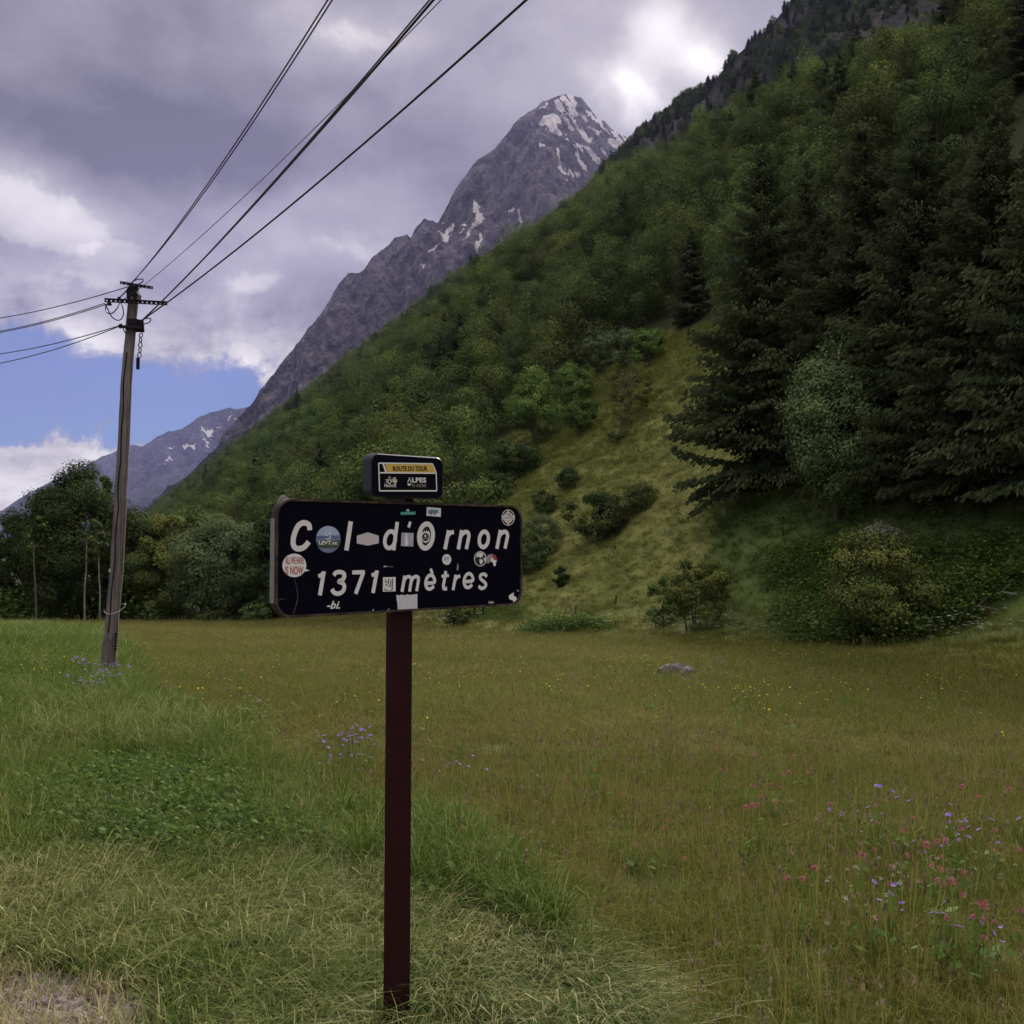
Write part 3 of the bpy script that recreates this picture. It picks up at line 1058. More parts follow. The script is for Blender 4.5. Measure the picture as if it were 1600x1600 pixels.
# ---- single leafy trees and bushes, each with a crown of its own
TREES = [
    # name, px, base, top, width, leaf, bark, clumps, leaves, leaf size, base, shape, open, stems, label, cat
    ('willow_tree', 1330, 802, 512, 220, LEAF_WILLOW, BARK_GREY, 200, 210, 0.15, 0.0, 0.8, 0, 2, 'pale green leafy willow in front of the dark spruces', 'tree'),
    ('leafy_bush', 1372, 1000, 832, 190, LEAF_OLIVE, BARK_GREY, 64, 240, 0.10, 0.0, 0.8, 0.25, 3, 'big uneven olive green bush at the foot of the shaded bank', 'bush'),
    ('silver_bush', 1378, 905, 806, 80, LEAF_SILVER, BARK_GREY, 40, 90, 0.10, 0.0, 0.7, 0, 2, 'pale silvery shrub poking out above the big olive bush', 'bush'),
    ('leafy_bush', 1090, 985, 872, 120, LEAF_OLIVE, BARK_GREY, 90, 80, 0.11, 0.02, 0.8, 0.6, 3, 'thin brownish bush at the meadow edge below the grass slope', 'bush'),
    ('leafy_bush', 1328, 1008, 974, 42, LEAF_FRESH, BARK_GREY, 18, 60, 0.09, 0.0, 0.9, 0, 2, 'small bright yellow-green shrub in front of the big olive bush', 'bush'),
    ('leafy_bush', 1035, 978, 900, 52, LEAF_FRESH, BARK_GREY, 34, 70, 0.10, 0.0, 0.7, 0.0, 3, 'light yellow-green sapling beside the thin brownish bush', 'bush'),
    ('leafy_bush', 940, 845, 765, 110, LEAF_BEECH, BARK_DARK, 60, 90, 0.14, 0.0, 0.85, 0, 3, 'dark rounded bush in the middle of the open grass slope', 'bush'),
    ('leafy_bush', 995, 800, 762, 80, LEAF_BEECH, BARK_DARK, 40, 80, 0.14, 0.0, 0.8, 0, 3, 'low dark bush joined to the rounded one on its uphill side', 'bush'),
    ('leafy_bush', 845, 872, 803, 78, LEAF_PALE, BARK_GREY, 60, 90, 0.12, 0.0, 0.9, 0, 3, 'grey-green round bush next to the blue sign panel edge', 'bush'),
    ('leafy_bush', 826, 898, 838, 60, LEAF_BEECH, BARK_GREY, 45, 80, 0.12, 0.0, 0.9, 0, 3, 'dark green bush half behind the corner of the sign panel', 'bush'),
    ('leafy_bush', 850, 806, 768, 48, LEAF_BEECH, BARK_DARK, 36, 80, 0.13, 0.0, 0.9, 0.0, 3, 'small dark bush on the grass just above the grey-green one', 'bush'),
    ('leafy_bush', 888, 764, 728, 44, LEAF_BEECH, BARK_DARK, 36, 70, 0.14, 0.0, 0.9, 0.0, 3, 'small dark bush higher on the open slope below the wood edge', 'bush'),
    ('leafy_bush', 877, 916, 884, 30, LEAF_BEECH, BARK_DARK, 26, 60, 0.11, 0.0, 0.6, 0.0, 2, 'tiny upright dark shrub low on the slope by the sign', 'bush'),
    ('leafy_bush', 718, 978, 948, 44, LEAF_BEECH, BARK_DARK, 25, 60, 0.14, 0.0, 0.9, 0, 2, 'dark bush seen just under the bottom edge of the sign', 'bush'),
    ('young_fir', 832, 700, 570, 108, LEAF_FRESH, BARK_GREY, 90, 110, 0.22, 0.04, 0.35, 0, 1, 'light green pointed tree at the lower edge of the wood', 'tree'),
    ('leafy_tree', 898, 640, 566, 74, LEAF_FRESH, BARK_GREY, 70, 90, 0.22, 0.04, 0.9, 0, 1, 'round fresh green tree at the wood edge above the pointed one', 'tree'),
    ('leafy_tree', 905, 682, 621, 62, LEAF_FRESH, BARK_GREY, 50, 80, 0.20, 0.04, 0.8, 0, 2, 'small fresh green tree on the edge of the open grass', 'tree'),
    ('leafy_tree', 932, 592, 513, 58, LEAF_PALE, BARK_GREY, 60, 90, 0.24, 0.05, 0.8, 0, 1, 'grey-green oval tree at the top of the open slope', 'tree'),
    ('leafy_tree', 976, 580, 510, 72, LEAF_PALE, BARK_GREY, 70, 90, 0.24, 0.05, 0.9, 0, 1, 'broad grey-green tree between two rounder ones at the slope top', 'tree'),
    ('leafy_tree', 1014, 574, 511, 62, LEAF_FRESH, BARK_GREY, 60, 90, 0.24, 0.05, 0.9, 0, 1, 'rounded bluish green tree at the head of the grass slope', 'tree'),
    ('birch_tree', 982, 662, 556, 92, LEAF_OLIVE, BARK_GREY, 60, 38, 0.17, 0.10, 0.75, 0.8, 4, 'thin see-through birch with several stems on the grass slope', 'tree'),
    ('birch_tree', 972, 680, 612, 46, LEAF_OLIVE, BARK_GREY, 26, 24, 0.15, 0.15, 0.7, 0.9, 2, 'smaller sparse birch leaning beside the many-stemmed one', 'tree'),
    ('leafy_bush', 968, 692, 672, 44, LEAF_BEECH, BARK_DARK, 18, 60, 0.14, 0.0, 1.0, 0.3, 2, 'low dark scrub at the feet of the two birches', 'bush'),
    ('leafy_tree', 800, 748, 690, 120, LEAF_BEECH, BARK_DARK, 70, 90, 0.22, 0.0, 1.0, 0, 2, 'dark spreading tree at the bottom corner of the wood', 'tree'),
    ('leafy_tree', 775, 782, 742, 60, LEAF_BEECH, BARK_DARK, 40, 70, 0.2, 0.0, 0.9, 0, 2, 'low dark tree peeping out right above the sign panel', 'tree'),
    ('leafy_tree', 738, 708, 645, 50, LEAF_PALE, BARK_GREY, 40, 80, 0.25, 0.04, 0.9, 0, 1, 'small grey-green round tree in the dark wood above the plaque', 'tree'),
    # the belt of trees on the left
    ('belt_tree', 118, 970, 738, 190, LEAF_BEECH, BARK_DARK, 150, 120, 0.26, 0.0, 0.75, 0, 1, 'tallest dark leafy tree of the belt left of the pole', 'tree'),
    ('belt_tree', 70, 968, 770, 130, LEAF_BEECH, BARK_DARK, 90, 100, 0.26, 0.0, 0.9, 0, 1, 'dark tree with a bare reddish trunk in the left belt', 'tree'),
    ('belt_tree', 12, 968, 812, 110, LEAF_BEECH, BARK_DARK, 80, 90, 0.26, 0.0, 0.9, 0, 1, 'dark tree at the very left end of the belt', 'tree'),
    ('belt_tree', -50, 968, 820, 110, LEAF_BEECH, BARK_DARK, 80, 90, 0.26, 0.0, 0.9, 0, 1, 'dark tree cut off at the left picture edge', 'tree'),
    ('slim_tree', 160, 968, 750, 60, LEAF_BEECH, BARK_DARK, 50, 70, 0.26, 0.15, 0.5, 0.2, 1, 'slim pointed tree just left of the wooden pole', 'tree'),
    ('belt_tree', 205, 970, 806, 125, LEAF_BEECH, BARK_DARK, 90, 100, 0.26, 0.0, 0.9, 0, 1, 'dark tree directly behind the wooden pole', 'tree'),
    ('belt_tree', 262, 970, 815, 110, LEAF_OLIVE, BARK_DARK, 80, 90, 0.26, 0.0, 0.9, 0, 1, 'dull olive tree right of the pole in the belt', 'tree'),
    ('belt_tree', 352, 970, 815, 165, LEAF_PALE, BARK_GREY, 150, 110, 0.26, 0.0, 0.95, 0, 2, 'wide grey-green tree between the pole and the sign', 'tree'),
    ('belt_tree', 300, 966, 790, 110, LEAF_BEECH, BARK_DARK, 90, 100, 0.26, 0.0, 0.9, 0, 1, 'dark green tree behind the wide grey-green one', 'tree'),
    ('belt_tree', 425, 968, 800, 110, LEAF_BEECH, BARK_DARK, 90, 100, 0.26, 0.0, 0.9, 0, 1, 'leafy tree half hidden behind the left end of the sign', 'tree'),
    ('leafy_bush', 232, 973, 950, 28, LEAF_FRESH, BARK_GREY, 16, 60, 0.18, 0.0, 0.9, 0, 2, 'small bright round bush at the far meadow edge by the pole', 'bush'),
    ('leafy_bush', 275, 970, 946, 40, LEAF_FRESH, BARK_GREY, 20, 60, 0.18, 0.0, 1.0, 0, 2, 'bright low bush in front of the wide grey-green tree', 'bush'),
    ('leafy_bush', 400, 972, 940, 48, LEAF_BEECH, BARK_GREY, 24, 60, 0.2, 0.0, 0.9, 0, 2, 'green bush at the meadow edge close to the sign', 'bush'),
    ('leafy_bush', 335, 972, 955, 70, LEAF_BEECH, BARK_GREY, 30, 60, 0.18, 0.0, 1.0, 0, 2, 'long low green bush along the far meadow edge', 'bush'),
    ('leafy_bush', 113, 968, 957, 18, LEAF_FRESH, BARK_GREY, 10, 40, 0.16, 0.0, 0.9, 0, 1, 'tiny yellowish bush between the two pale trunks and the meadow', 'bush'),
]
for k_, (nm_, px_, b_, t_, w_, lf_, bk_, nc_, nl_, ls_, ba_, sh_, op_, st_, lab_, cat_) in enumerate(TREES):
    p_, h_, r_ = stand(px_, b_, t_, w_)
    q_ = r_ * 0.82
    pair_ = mesh_pair(nm_, broadleaf(500 + k_, h_, q_, nc_, int(nl_ * (3.2 if nm_ == 'belt_tree' else 2.2 if cat_ == 'tree' else 1.7)), ls_ * (0.70 if cat_ == 'tree' else 0.8), base=ba_, shape=sh_, open_=op_, stems=st_, firm=nm_ == 'belt_tree'), lf_, bk_)
    plant(nm_, pair_, p_, 1.0, 0.0, lab_, cat_, 'bushes and shrubs' if cat_ == 'bush' else 'single leafy trees')

# bare pale trunks in the left belt
for px_, b_, t_, tx_, lab_ in ((131, 973, 846, 134, 'thin pale birch trunk in front of the tall dark tree'),
                               (157, 973, 868, 153, 'second thin pale trunk closest to the wooden pole'),
                               (57, 972, 845, 50, 'bare reddish brown pine trunk in the dark left belt')):
    p_, h_, _r = stand(px_, b_, t_)
    g_ = np.random.default_rng(px_)
    dx_ = (tx_ - px_) / 1600 * p_.y
    zt_ = np.linspace(-0.3, h_, 7)
    path_ = np.stack([dx_ * zt_ / h_ + g_.normal(size=7) * 0.02, np.full(7, 0.0), zt_], 1)
    bm_ = tube(path_, np.linspace(0.07, 0.035, 7), 6)
    cr_ = broadleaf(px_, h_ * 0.5, h_ * 0.14, 12, 30, 0.25, base=0.0)[0]
    cr_[0][:, 0] += dx_
    cr_[0][:, 2] += h_ * 0.8
    cr_[0][:, 1] += 0.6
    root_ = empty('slender_tree', p_)
    tag(root_, lab_, 'tree', 'single leafy trees')
    link('trunk', np_mesh('slender_trunk', *bm_, [BARK_PALE if px_ > 100 else BARK_GREY], smooth_=True), root_)
    link('crown', np_mesh('slender_crown', cr_[0], cr_[1], [LEAF_BEECH], attrs={'tint': cr_[2]}), root_)


# ------------------------------------------------------------------ scattering of what nobody could count
def scatter(name, P, rot, scl, idx, protos, label, straw=None, cat=None):
    pc = bpy.data.collections.new(name + '_kinds')
    for i, me in enumerate(protos):
        o = bpy.data.objects.new('%s_kind_%02d' % (name, i), me)
        pc.objects.link(o)
    me = bpy.data.meshes.new(name)
    n = len(P)
    me.vertices.add(n)
    me.vertices.foreach_set('co', np.asarray(P, dtype=np.float32).ravel())
    a = me.attributes.new('rot', 'FLOAT_VECTOR', 'POINT')
    a.data.foreach_set('vector', np.asarray(rot, dtype=np.float32).ravel())
    a = me.attributes.new('scl', 'FLOAT_VECTOR', 'POINT')
    scl = np.asarray(scl, dtype=np.float32)
    if scl.ndim == 1:
        scl = np.repeat(scl[:, None], 3, 1)
    a.data.foreach_set('vector', scl.ravel())
    a = me.attributes.new('idx', 'INT', 'POINT')
    a.data.foreach_set('value', np.asarray(idx, dtype=np.int32))
    a = me.attributes.new('straw', 'FLOAT', 'POINT')
    a.data.foreach_set('value', np.asarray(straw if straw is not None else np.zeros(n), dtype=np.float32))
    o = link(name, me)
    ng = bpy.data.node_groups.new(name + '_scatter', 'GeometryNodeTree')
    ng.interface.new_socket('Geometry', in_out='INPUT', socket_type='NodeSocketGeometry')
    ng.interface.new_socket('Geometry', in_out='OUTPUT', socket_type='NodeSocketGeometry')
    gi = ng.nodes.new('NodeGroupInput')
    go = ng.nodes.new('NodeGroupOutput')
    ip = ng.nodes.new('GeometryNodeInstanceOnPoints')
    ci = ng.nodes.new('GeometryNodeCollectionInfo')
    ci.inputs['Collection'].default_value = pc
    ci.inputs['Separate Children'].default_value = True
    ci.inputs['Reset Children'].default_value = True
    ip.inputs['Pick Instance'].default_value = True
    L = ng.links.new
    for nm, ty, sock in (('idx', 'INT', 'Instance Index'), ('rot', 'FLOAT_VECTOR', 'Rotation'), ('scl', 'FLOAT_VECTOR', 'Scale')):
        na = ng.nodes.new('GeometryNodeInputNamedAttribute')
        na.data_type = ty
        na.inputs['Name'].default_value = nm
        L(na.outputs['Attribute'], ip.inputs[sock])
    L(gi.outputs[0], ip.inputs['Points'])
    L(ci.outputs[0], ip.inputs['Instance'])
    L(ip.outputs[0], go.inputs[0])
    md = o.modifiers.new('scatter', 'NODES')
    md.node_group = ng
    return tag(o, label, cat, kind='stuff')


# ------------------------------------------------------------------ the wooded hillside
WOOD = [one_mesh('wood_tree_%d' % i, broadleaf(700 + i, 10.0, rr, nc, nl * 3, 0.27, base=0.0, shape=sh, firm=True), LEAF_BEECH, BARK_DARK)
        for i, (rr, nc, nl, sh) in enumerate([(3.6, 30, 90, 0.85), (3.1, 26, 90, 0.65), (4.0, 34, 90, 0.9), (2.8, 26, 90, 0.5), (3.4, 28, 90, 0.8)])]
WOOD.append(one_mesh('wood_spruce', spruce(760, 11.0, 2.6, gap=0.45, spray=0.42, droop=0.4), NEEDLE, BARK_DARK))


def plant_wood():
    g = np.random.default_rng(77)
    pts = []
    y = 62.0
    while y < 2300:
        st = 5.0 if y < 130 else (5.4 if y < 300 else min(5.4 + (y - 300) * 0.009, 13))
        x0 = max(-0.62 * y - 20, (-13 - (y - 75) * 0.4) - 10)
        x1 = min(0.62 * y + 25, -0.40 * y + 225)
        xs = np.arange(x0, x1, st)
        if len(xs):
            pts.append(np.stack([xs + g.uniform(-0.48, 0.48, len(xs)) * st, y + g.uniform(-0.48, 0.48, len(xs)) * st], 1))
        y += st
    P = np.concatenate(pts)
    x, yy = P[:, 0], P[:, 1]
    z = land_z(x, yy)
    hp = hill_plane(x, yy)
    px, py = to_px(x, yy, z)
    ok = (z - meadow_z(x, yy) > 2.0) & (hp < np.interp(-0.3714 * x + 0.9286 * yy, [100, 142, 198, 231, 282, 318, 400, 500, 814, 1600], [64, 81, 94, 101, 116, 127, 143, 152, 166, 175]) + 22) & ~inside(SLOPE_GRASS, px, py) & ~inside(WOOD_EDGE, px, py)
    # keep the trees of the wood behind the grass slope's edge
    ok &= ~((px > 1085) & (yy < 66))
    x, yy, z, hp, px, py = x[ok], yy[ok], z[ok], hp[ok], px[ok], py[ok]
    n = len(x)
    kind = g.integers(0, 5, n)
    conif = (g.uniform(size=n) < np.where((px > 1080) & (py < 420), 0.14, np.where((px > 1040), 0.08, 0.02)))
    kind[conif] = 5
    s = g.uniform(0.60, 1.15, n) * np.clip(0.66 + yy / 700, 0.72, 1.0)
    s[conif] *= 1.15
    hs = s * g.uniform(0.88, 1.32, n)
    return np.stack([x, yy, z], 1), kind, s, hs, px, py


def build_wood():
    P, kind, s, hs, px, py = plant_wood()
    rz = rng.uniform(0, 6.28, len(P))
    seen = (px > -20) & (px < 1620) & (py > -40) & (py < 1000)
    size = s / P[:, 1] * np.where(seen, 1, 0.001)
    order = np.argsort(-size)
    n_single = 0
    single = np.zeros(len(P), dtype=bool)
    def where(x, y):
        """which piece of the wood a tree belongs to, in words"""
        if x < 420:
            return 'low on the hillside between the pole and the sign', 'wood between the pole and the sign'
        if x < 700 and y > 700:
            return 'in the wood right behind the sign panel', 'wood behind the sign'
        if x < 700:
            return 'on the wooded slope above the plaque of the sign', 'wood above the plaque'
        if x < 860:
            return 'at the foot of the wood just right of the plaque', 'wood right of the plaque'
        if x < 1090:
            return 'along the upper edge of the open grass slope', 'wood along the grass slope'
        return 'on the hillside above and between the big dark spruces', 'wood above the spruces'
    for i in order[:330]:
        if n_single >= 298:
            break
        c = kind[i] == 5
        o = link('conifer' if c else 'hillside_tree', WOOD[kind[i]], None, P[i] - np.array([0, 0, 0.3]))
        o.rotation_euler = (0, 0, rz[i])
        o.scale = (s[i], s[i], hs[i])
        wl, wg = where(px[i], py[i])
        tag(o, ('dark conifer ' if c else 'leafy green tree ') + wl, 'tree', ('conifers, ' if c else 'leafy trees, ') + wg)
        single[i] = True
        n_single += 1
    r = ~single
    rot = np.zeros((r.sum(), 3))
    rot[:, 2] = rz[r]
    scatter('hillside_forest', P[r] - np.array([0, 0, 0.3]), rot, np.stack([s[r], s[r], hs[r]], 1), kind[r], WOOD,
            'dense green forest climbing the steep mountainside to its crest')
    return len(P)


N_WOOD = build_wood()
print('wood trees', N_WOOD)


def build_ridge_trees():
    """dark conifers on the craggy ridge above the wood"""
    g = np.random.default_rng(5)
    me = upper_ridge.data
    n = len(me.vertices)
    V = np.empty(n * 3, dtype=np.float32)
    me.vertices.foreach_get('co', V)
    V = V.reshape(-1, 3)
    px, py = to_px(V[:, 0], V[:, 1], V[:, 2])
    keep = (px > 930) & (px < 1640) & (py > -150) & (V[:, 2] > 120)
    front = np.arange(n) >= (n - 420 * 150)
    clump = 0.5 + 0.5 * wave(V[:, 0], V[:, 2], 0.05, 9)
    keep &= front & (g.uniform(size=n) < 0.055 + 0.08 * (clump > 0.55))
    P = V[keep] - np.array([0, 0, 0.6])
    k = len(P)
    rot = np.zeros((k, 3))
    rot[:, 2] = g.uniform(0, 6.28, k)
    kind = (g.uniform(size=k) < 0.45).astype(int)
    s = g.uniform(0.40, 0.80, k)
    scatter('ridge_forest', P, rot, np.stack([s * 1.2, s * 1.2, s], 1), kind, [WOOD[5], WOOD[1]],
            'sparse dark conifers and scrub clinging to the upper craggy ridge')


build_ridge_trees()

# ------------------------------------------------------------------ the summit sign
PAN_L = at(430.5, 872, 3.08)          # left and right ends of the panel
PAN_R = at(815.5, 866, 3.74)
PAN_U = Vector((PAN_R.x - PAN_L.x, PAN_R.y - PAN_L.y, 0)).normalized()
PAN_N = Vector((PAN_U.y, -PAN_U.x, 0))          # towards the reader
PAN_Z = Vector((0, 0, 1))
PAN_O = Vector((PAN_L.x, PAN_L.y, CAM_Z))
CAM_P = Vector((0, 0, CAM_Z))


def on_panel(px, py, off=0.0):
    """panel coordinates (metres along, metres up) of a mark measured on the photograph"""
    d = ray(px, py)
    o = PAN_O + PAN_N * off
    k = (o - CAM_P).dot(PAN_N) / d.dot(PAN_N)
    p = CAM_P + d * k - PAN_O
    return p.dot(PAN_U), p.z


def w3(s, t, off):
    return PAN_O + PAN_U * s + PAN_Z * t + PAN_N * off


SIGN_BASE = Vector((0, 0, 0))
_pc = on_panel(626, 968)
_b = w3(_pc[0], 0, -0.045)
SIGN_BASE = Vector((_b.x, _b.y, float(land_z(_b.x, _b.y))))
sign = empty('summit_sign', SIGN_BASE)
tag(sign, 'dark mountain pass sign with slanted white letters and stickers on a brown post', 'sign')


def sign_part(name, V, F, mat, parent=None, smooth_=False, midx=None):
    """vertices are (along, up, towards the reader)"""
    W = [w3(*v) - SIGN_BASE for v in V]
    me = bpy.data.meshes.new(name)
    me.from_pydata([tuple(w) for w in W], [], F)
    for m in (mat if isinstance(mat, (list, tuple)) else [mat]):
        me.materials.append(m)
    if midx:
        me.polygons.foreach_set('material_index', midx)
    if smooth_:
        for p in me.polygons:
            p.use_smooth = True
    me.update()
    return link(name, me, parent or sign)


PAINT_NAVY = new_mat('navy_sign_paint')
_n = noise_tex(objco(), 9.0, 8, 0.65)
_w = smooth(noise_tex(objco(), 26.0, 6, 0.7), 0.66, 0.72)
_c = mixc(_n, (0.0012, 0.0008, 0.0060), (0.0030, 0.0020, 0.0105))
_c = mixc(_w * 0.5, _c, (0.020, 0.012, 0.016))
principled(_c, smooth(_n, 0.2, 0.9) * 0.2 + 0.5, spec=0.06)

PAINT_BROWN = new_mat('brown_post_paint')
_n = noise_tex(objco(), 14.0, 8, 0.68)
_s = smooth(noise_tex(objco(), 60.0, 5, 0.7), 0.70, 0.76)
_c = mixc(_n, (0.020, 0.0045, 0.0072), (0.034, 0.0085, 0.0110))
_c = mixc(_s, _c, (0.10, 0.07, 0.06))
principled(_c, 0.6, normal=bump(_n, 0.25, 0.01), spec=0.12)

FRAME_BROWN = new_mat('rusty_rim')
_n = noise_tex(objco(), 22.0, 8, 0.7)
principled(mixc(smooth(_n, 0.4, 0.7), (0.022, 0.014, 0.014), (0.110, 0.075, 0.062)), 0.7, spec=0.3)

LETTER_WHITE = new_mat('letter_film')
_n = noise_tex(objco(), 40.0, 7, 0.7)
_s = smooth(noise_tex(objco(), 85.0, 6, 0.75), 0.70, 0.76)
principled(mixc(_s, mixc(_n, (0.66, 0.63, 0.68), (0.80, 0.77, 0.82)), (0.12, 0.10, 0.12)), 0.45, spec=0.4)
STEEL = plain('bare_steel', (0.30, 0.28, 0.27), 0.5, 0.6, 0.4, 20)
WHITE = plain('sticker_white', (0.76, 0.75, 0.77), 0.5, 0, 0.10, 60)
GREY = plain('sticker_grey', (0.30, 0.29, 0.31), 0.5, 0, 0.2, 60)
LILAC = plain('sticker_lilac', (0.40, 0.39, 0.50), 0.5, 0, 0.25, 90)
BLACK = plain('sticker_black', (0.010, 0.010, 0.013), 0.5, 0, 0.2, 40)
RED = plain('sticker_red', (0.42, 0.03, 0.05), 0.5, 0, 0.15, 60)
BLUE = plain('sticker_blue', (0.13, 0.20, 0.50), 0.5, 0, 0.2, 60)
SKYBLUE = plain('sticker_sky', (0.36, 0.42, 0.62), 0.5, 0, 0.2, 70)
MIDBLUE = plain('sticker_slate', (0.16, 0.19, 0.33), 0.5, 0, 0.3, 70)
DARKGREEN = plain('sticker_forest', (0.055, 0.075, 0.055), 0.5, 0, 0.3, 90)
TEAL = plain('sticker_green', (0.03, 0.34, 0.24), 0.5, 0, 0.1, 60)
YELLOW = plain('plaque_yellow', (0.62, 0.42, 0.08), 0.5, 0, 0.06, 30)
NAVY2 = plain('plaque_navy', (0.0020, 0.0016, 0.0080), 0.5, 0, 0.2, 20, spec=0.08)
PLAQUE_SIDE = plain('plaque_casing', (0.018, 0.019, 0.032), 0.45, 0, 0.2, 20)


def rounded(s0, t0, s1, t1, r, n=9):
    pts = []
    for cx, cy, a0 in ((s1 - r, t1 - r, 0), (s0 + r, t1 - r, 90), (s0 + r, t0 + r, 180), (s1 - r, t0 + r, 270)):
        for k in range(n + 1):
            a = R(a0 + 90 * k / n)
            pts.append((cx + r * math.cos(a), cy + r * math.sin(a)))
    return pts


def ring(outer, inner, off0, off1):
    n = len(outer)
    V = [(*p, off1) for p in outer] + [(*p, off1) for p in inner] + [(*p, off0) for p in outer] + [(*p, off0) for p in inner]
    F = []
    for i in range(n):
        j = (i + 1) % n
        F += [(i, j, n + j, n + i), (2 * n + i, 2 * n + j, j, i), (n + i, n + j, 3 * n + j, 3 * n + i), (3 * n + i, 3 * n + j, 2 * n + j, 2 * n + i)]
    return V, F


def slab(poly, off0, off1):
    n = len(poly)
    V = [(*p, off1) for p in poly] + [(*p, off0) for p in poly]
    F = [tuple(range(n)), tuple(range(2 * n - 1, n - 1, -1))] + [(n + i, n + (i + 1) % n, (i + 1) % n, i) for i in range(n)]
    return V, F


PAN_W = (PAN_R - PAN_L).dot(PAN_U)
_t0 = on_panel(430.5, 966.5)[1]
_t1 = on_panel(430.5, 778.5)[1]
_rr = 0.055
panel = sign_part('sign_panel', *slab(rounded(0.006, _t0 + 0.006, PAN_W - 0.006, _t1 - 0.006, _rr - 0.006), -0.022, -0.004), PAINT_NAVY)
sign_part('panel_rim', *ring(rounded(0, _t0, PAN_W, _t1, _rr), rounded(0.007, _t0 + 0.007, PAN_W - 0.007, _t1 - 0.007, _rr - 0.007), -0.030, 0.003),
          FRAME_BROWN, panel)
# bent, rusting lip at the top left corner and the pale left edge
sign_part('bent_corner', *slab([(0.012, _t1 - 0.030), (0.026, _t1 - 0.004), (0.034, _t1 + 0.010), (0.046, _t1 + 0.014), (0.060, _t1 + 0.003), (0.10, _t1 + 0.0015),
                                (0.10, _t1 - 0.001), (0.05, _t1 - 0.0015), (0.028, _t1 - 0.014)], -0.034, -0.031), STEEL, panel)
sign_part('edge_strip', *slab([(-0.004, _t0 + 0.045), (-0.0004, _t0 + 0.045), (-0.0004, _t1 - 0.06), (-0.0025, _t1 - 0.06)], -0.028, -0.004), STEEL, panel)
# post: a rectangular steel tube, slightly out of plumb
_pl = on_panel(609.0, 968, -0.03)[0]
_pr = on_panel(645.5, 968, -0.03)[0]
_pd = 0.036
_zb = SIGN_BASE.z - 0.5 - CAM_Z
_zt = _t1 + 0.03
_sh = on_panel(604.5, 1585, -0.03)[0] - on_panel(609.0, 968, -0.03)[0]
_zr = on_panel(604.5, 1585, -0.03)[1]


def post_pts(off, s):
    k = (_zb - _t0) / (_zr - _t0)
    return [(s + _sh * k, _zb, off), (s - _sh * (_zt - _t0) / (_t0 - _zr), _zt, off)]


_pl2 = _pl + 0.010
_V = post_pts(-0.032, _pl2) + post_pts(-0.032, _pr) + post_pts(-0.032 - _pd, _pr) + post_pts(-0.032 - _pd, _pl2)
post = sign_part('post', _V, [(0, 2, 3, 1), (2, 4, 5, 3), (4, 6, 7, 5), (6, 0, 1, 7), (1, 3, 5, 7)], PAINT_BROWN)
_bv = post.modifiers.new('bevel', 'BEVEL')
_bv.width = 0.004
_bv.segments = 2
sign_part('bracket', *slab([(_pr + 0.26, _t0 - 0.028), (_pr + 0.305, _t0 - 0.028), (_pr + 0.305, _t0 - 0.0005), (_pr + 0.300, _t0 - 0.0005), (_pr + 0.300, _t0 - 0.023),
                            (_pr + 0.265, _t0 - 0.023), (_pr + 0.265, _t0 - 0.0005), (_pr + 0.26, _t0 - 0.0005)], -0.028, -0.022), FRAME_BROWN, panel)


# ---- lettering: flat film cut along strokes
def catmull(P, sub=6):
    P = [np.array(p, dtype=float) for p in P]
    Q = [2 * P[0] - P[1]] + P + [2 * P[-1] - P[-2]]
    out = []
    for i in range(1, len(Q) - 2):
        for k in range(sub):
            t = k / sub
            a, b, c, d = Q[i - 1], Q[i], Q[i + 1], Q[i + 2]
            out.append(0.5 * (2 * b + (c - a) * t + (2 * a - 5 * b + 4 * c - d) * t * t + (3 * b - a - 3 * c + d) * t ** 3))
    out.append(P[-1])
    return out


def to_panel(pts, off):
    return [on_panel(410 + x * 0.2625, 690 + y * 0.2625, off) for x, y in pts]


def ribbon(pts, width, off, closed=False):
    """a stroke of even width along points (photo measure), as panel vertices"""
    P = [np.array(q) for q in to_panel(pts, off)]
    n = len(P)
    V, F = [], []
    for i in range(n):
        if closed:
            d = P[(i + 1) % n] - P[(i - 1) % n]
            a = P[i] - P[i - 1]
        else:
            d = P[min(i + 1, n - 1)] - P[max(i - 1, 0)]
        d = d / (np.linalg.norm(d) + 1e-12)
        nn = np.array([-d[1], d[0]])
        V += [(*(P[i] + nn * width / 2), off), (*(P[i] - nn * width / 2), off)]
    m = n if closed else n - 1
    for i in range(m):
        a, b = 2 * i, 2 * ((i + 1) % n)
        F.append((a + 1, b + 1, b, a))
    return V, F


def ell(cx, cy, rx, ry, slant=0.0, n=28, a0=0, a1=360):
    pts = []
    full = abs(a1 - a0) >= 360
    for k in range(n if full else n + 1):
        a = R(a0 + (a1 - a0) * k / n)
        x, y = rx * math.cos(a), ry * math.sin(a)
        pts.append((cx + x - y * slant, cy + y))
    return pts


_layer = [0]


def letter(name, strokes, mat=None, parent=None, label=None, base=0.0):
    V, F = [], []
    for k, st in enumerate(strokes):
        pts, w = st[0], st[1]
        closed = len(st) > 2 and st[2]
        v, f = ribbon(pts, w, base + 0.0012 + 0.0004 * k, closed)
        F += [tuple(i + len(V) for i in q) for q in f]
        V += v
    o = sign_part(name, V, F, mat or LETTER_WHITE, parent or panel)
    return o


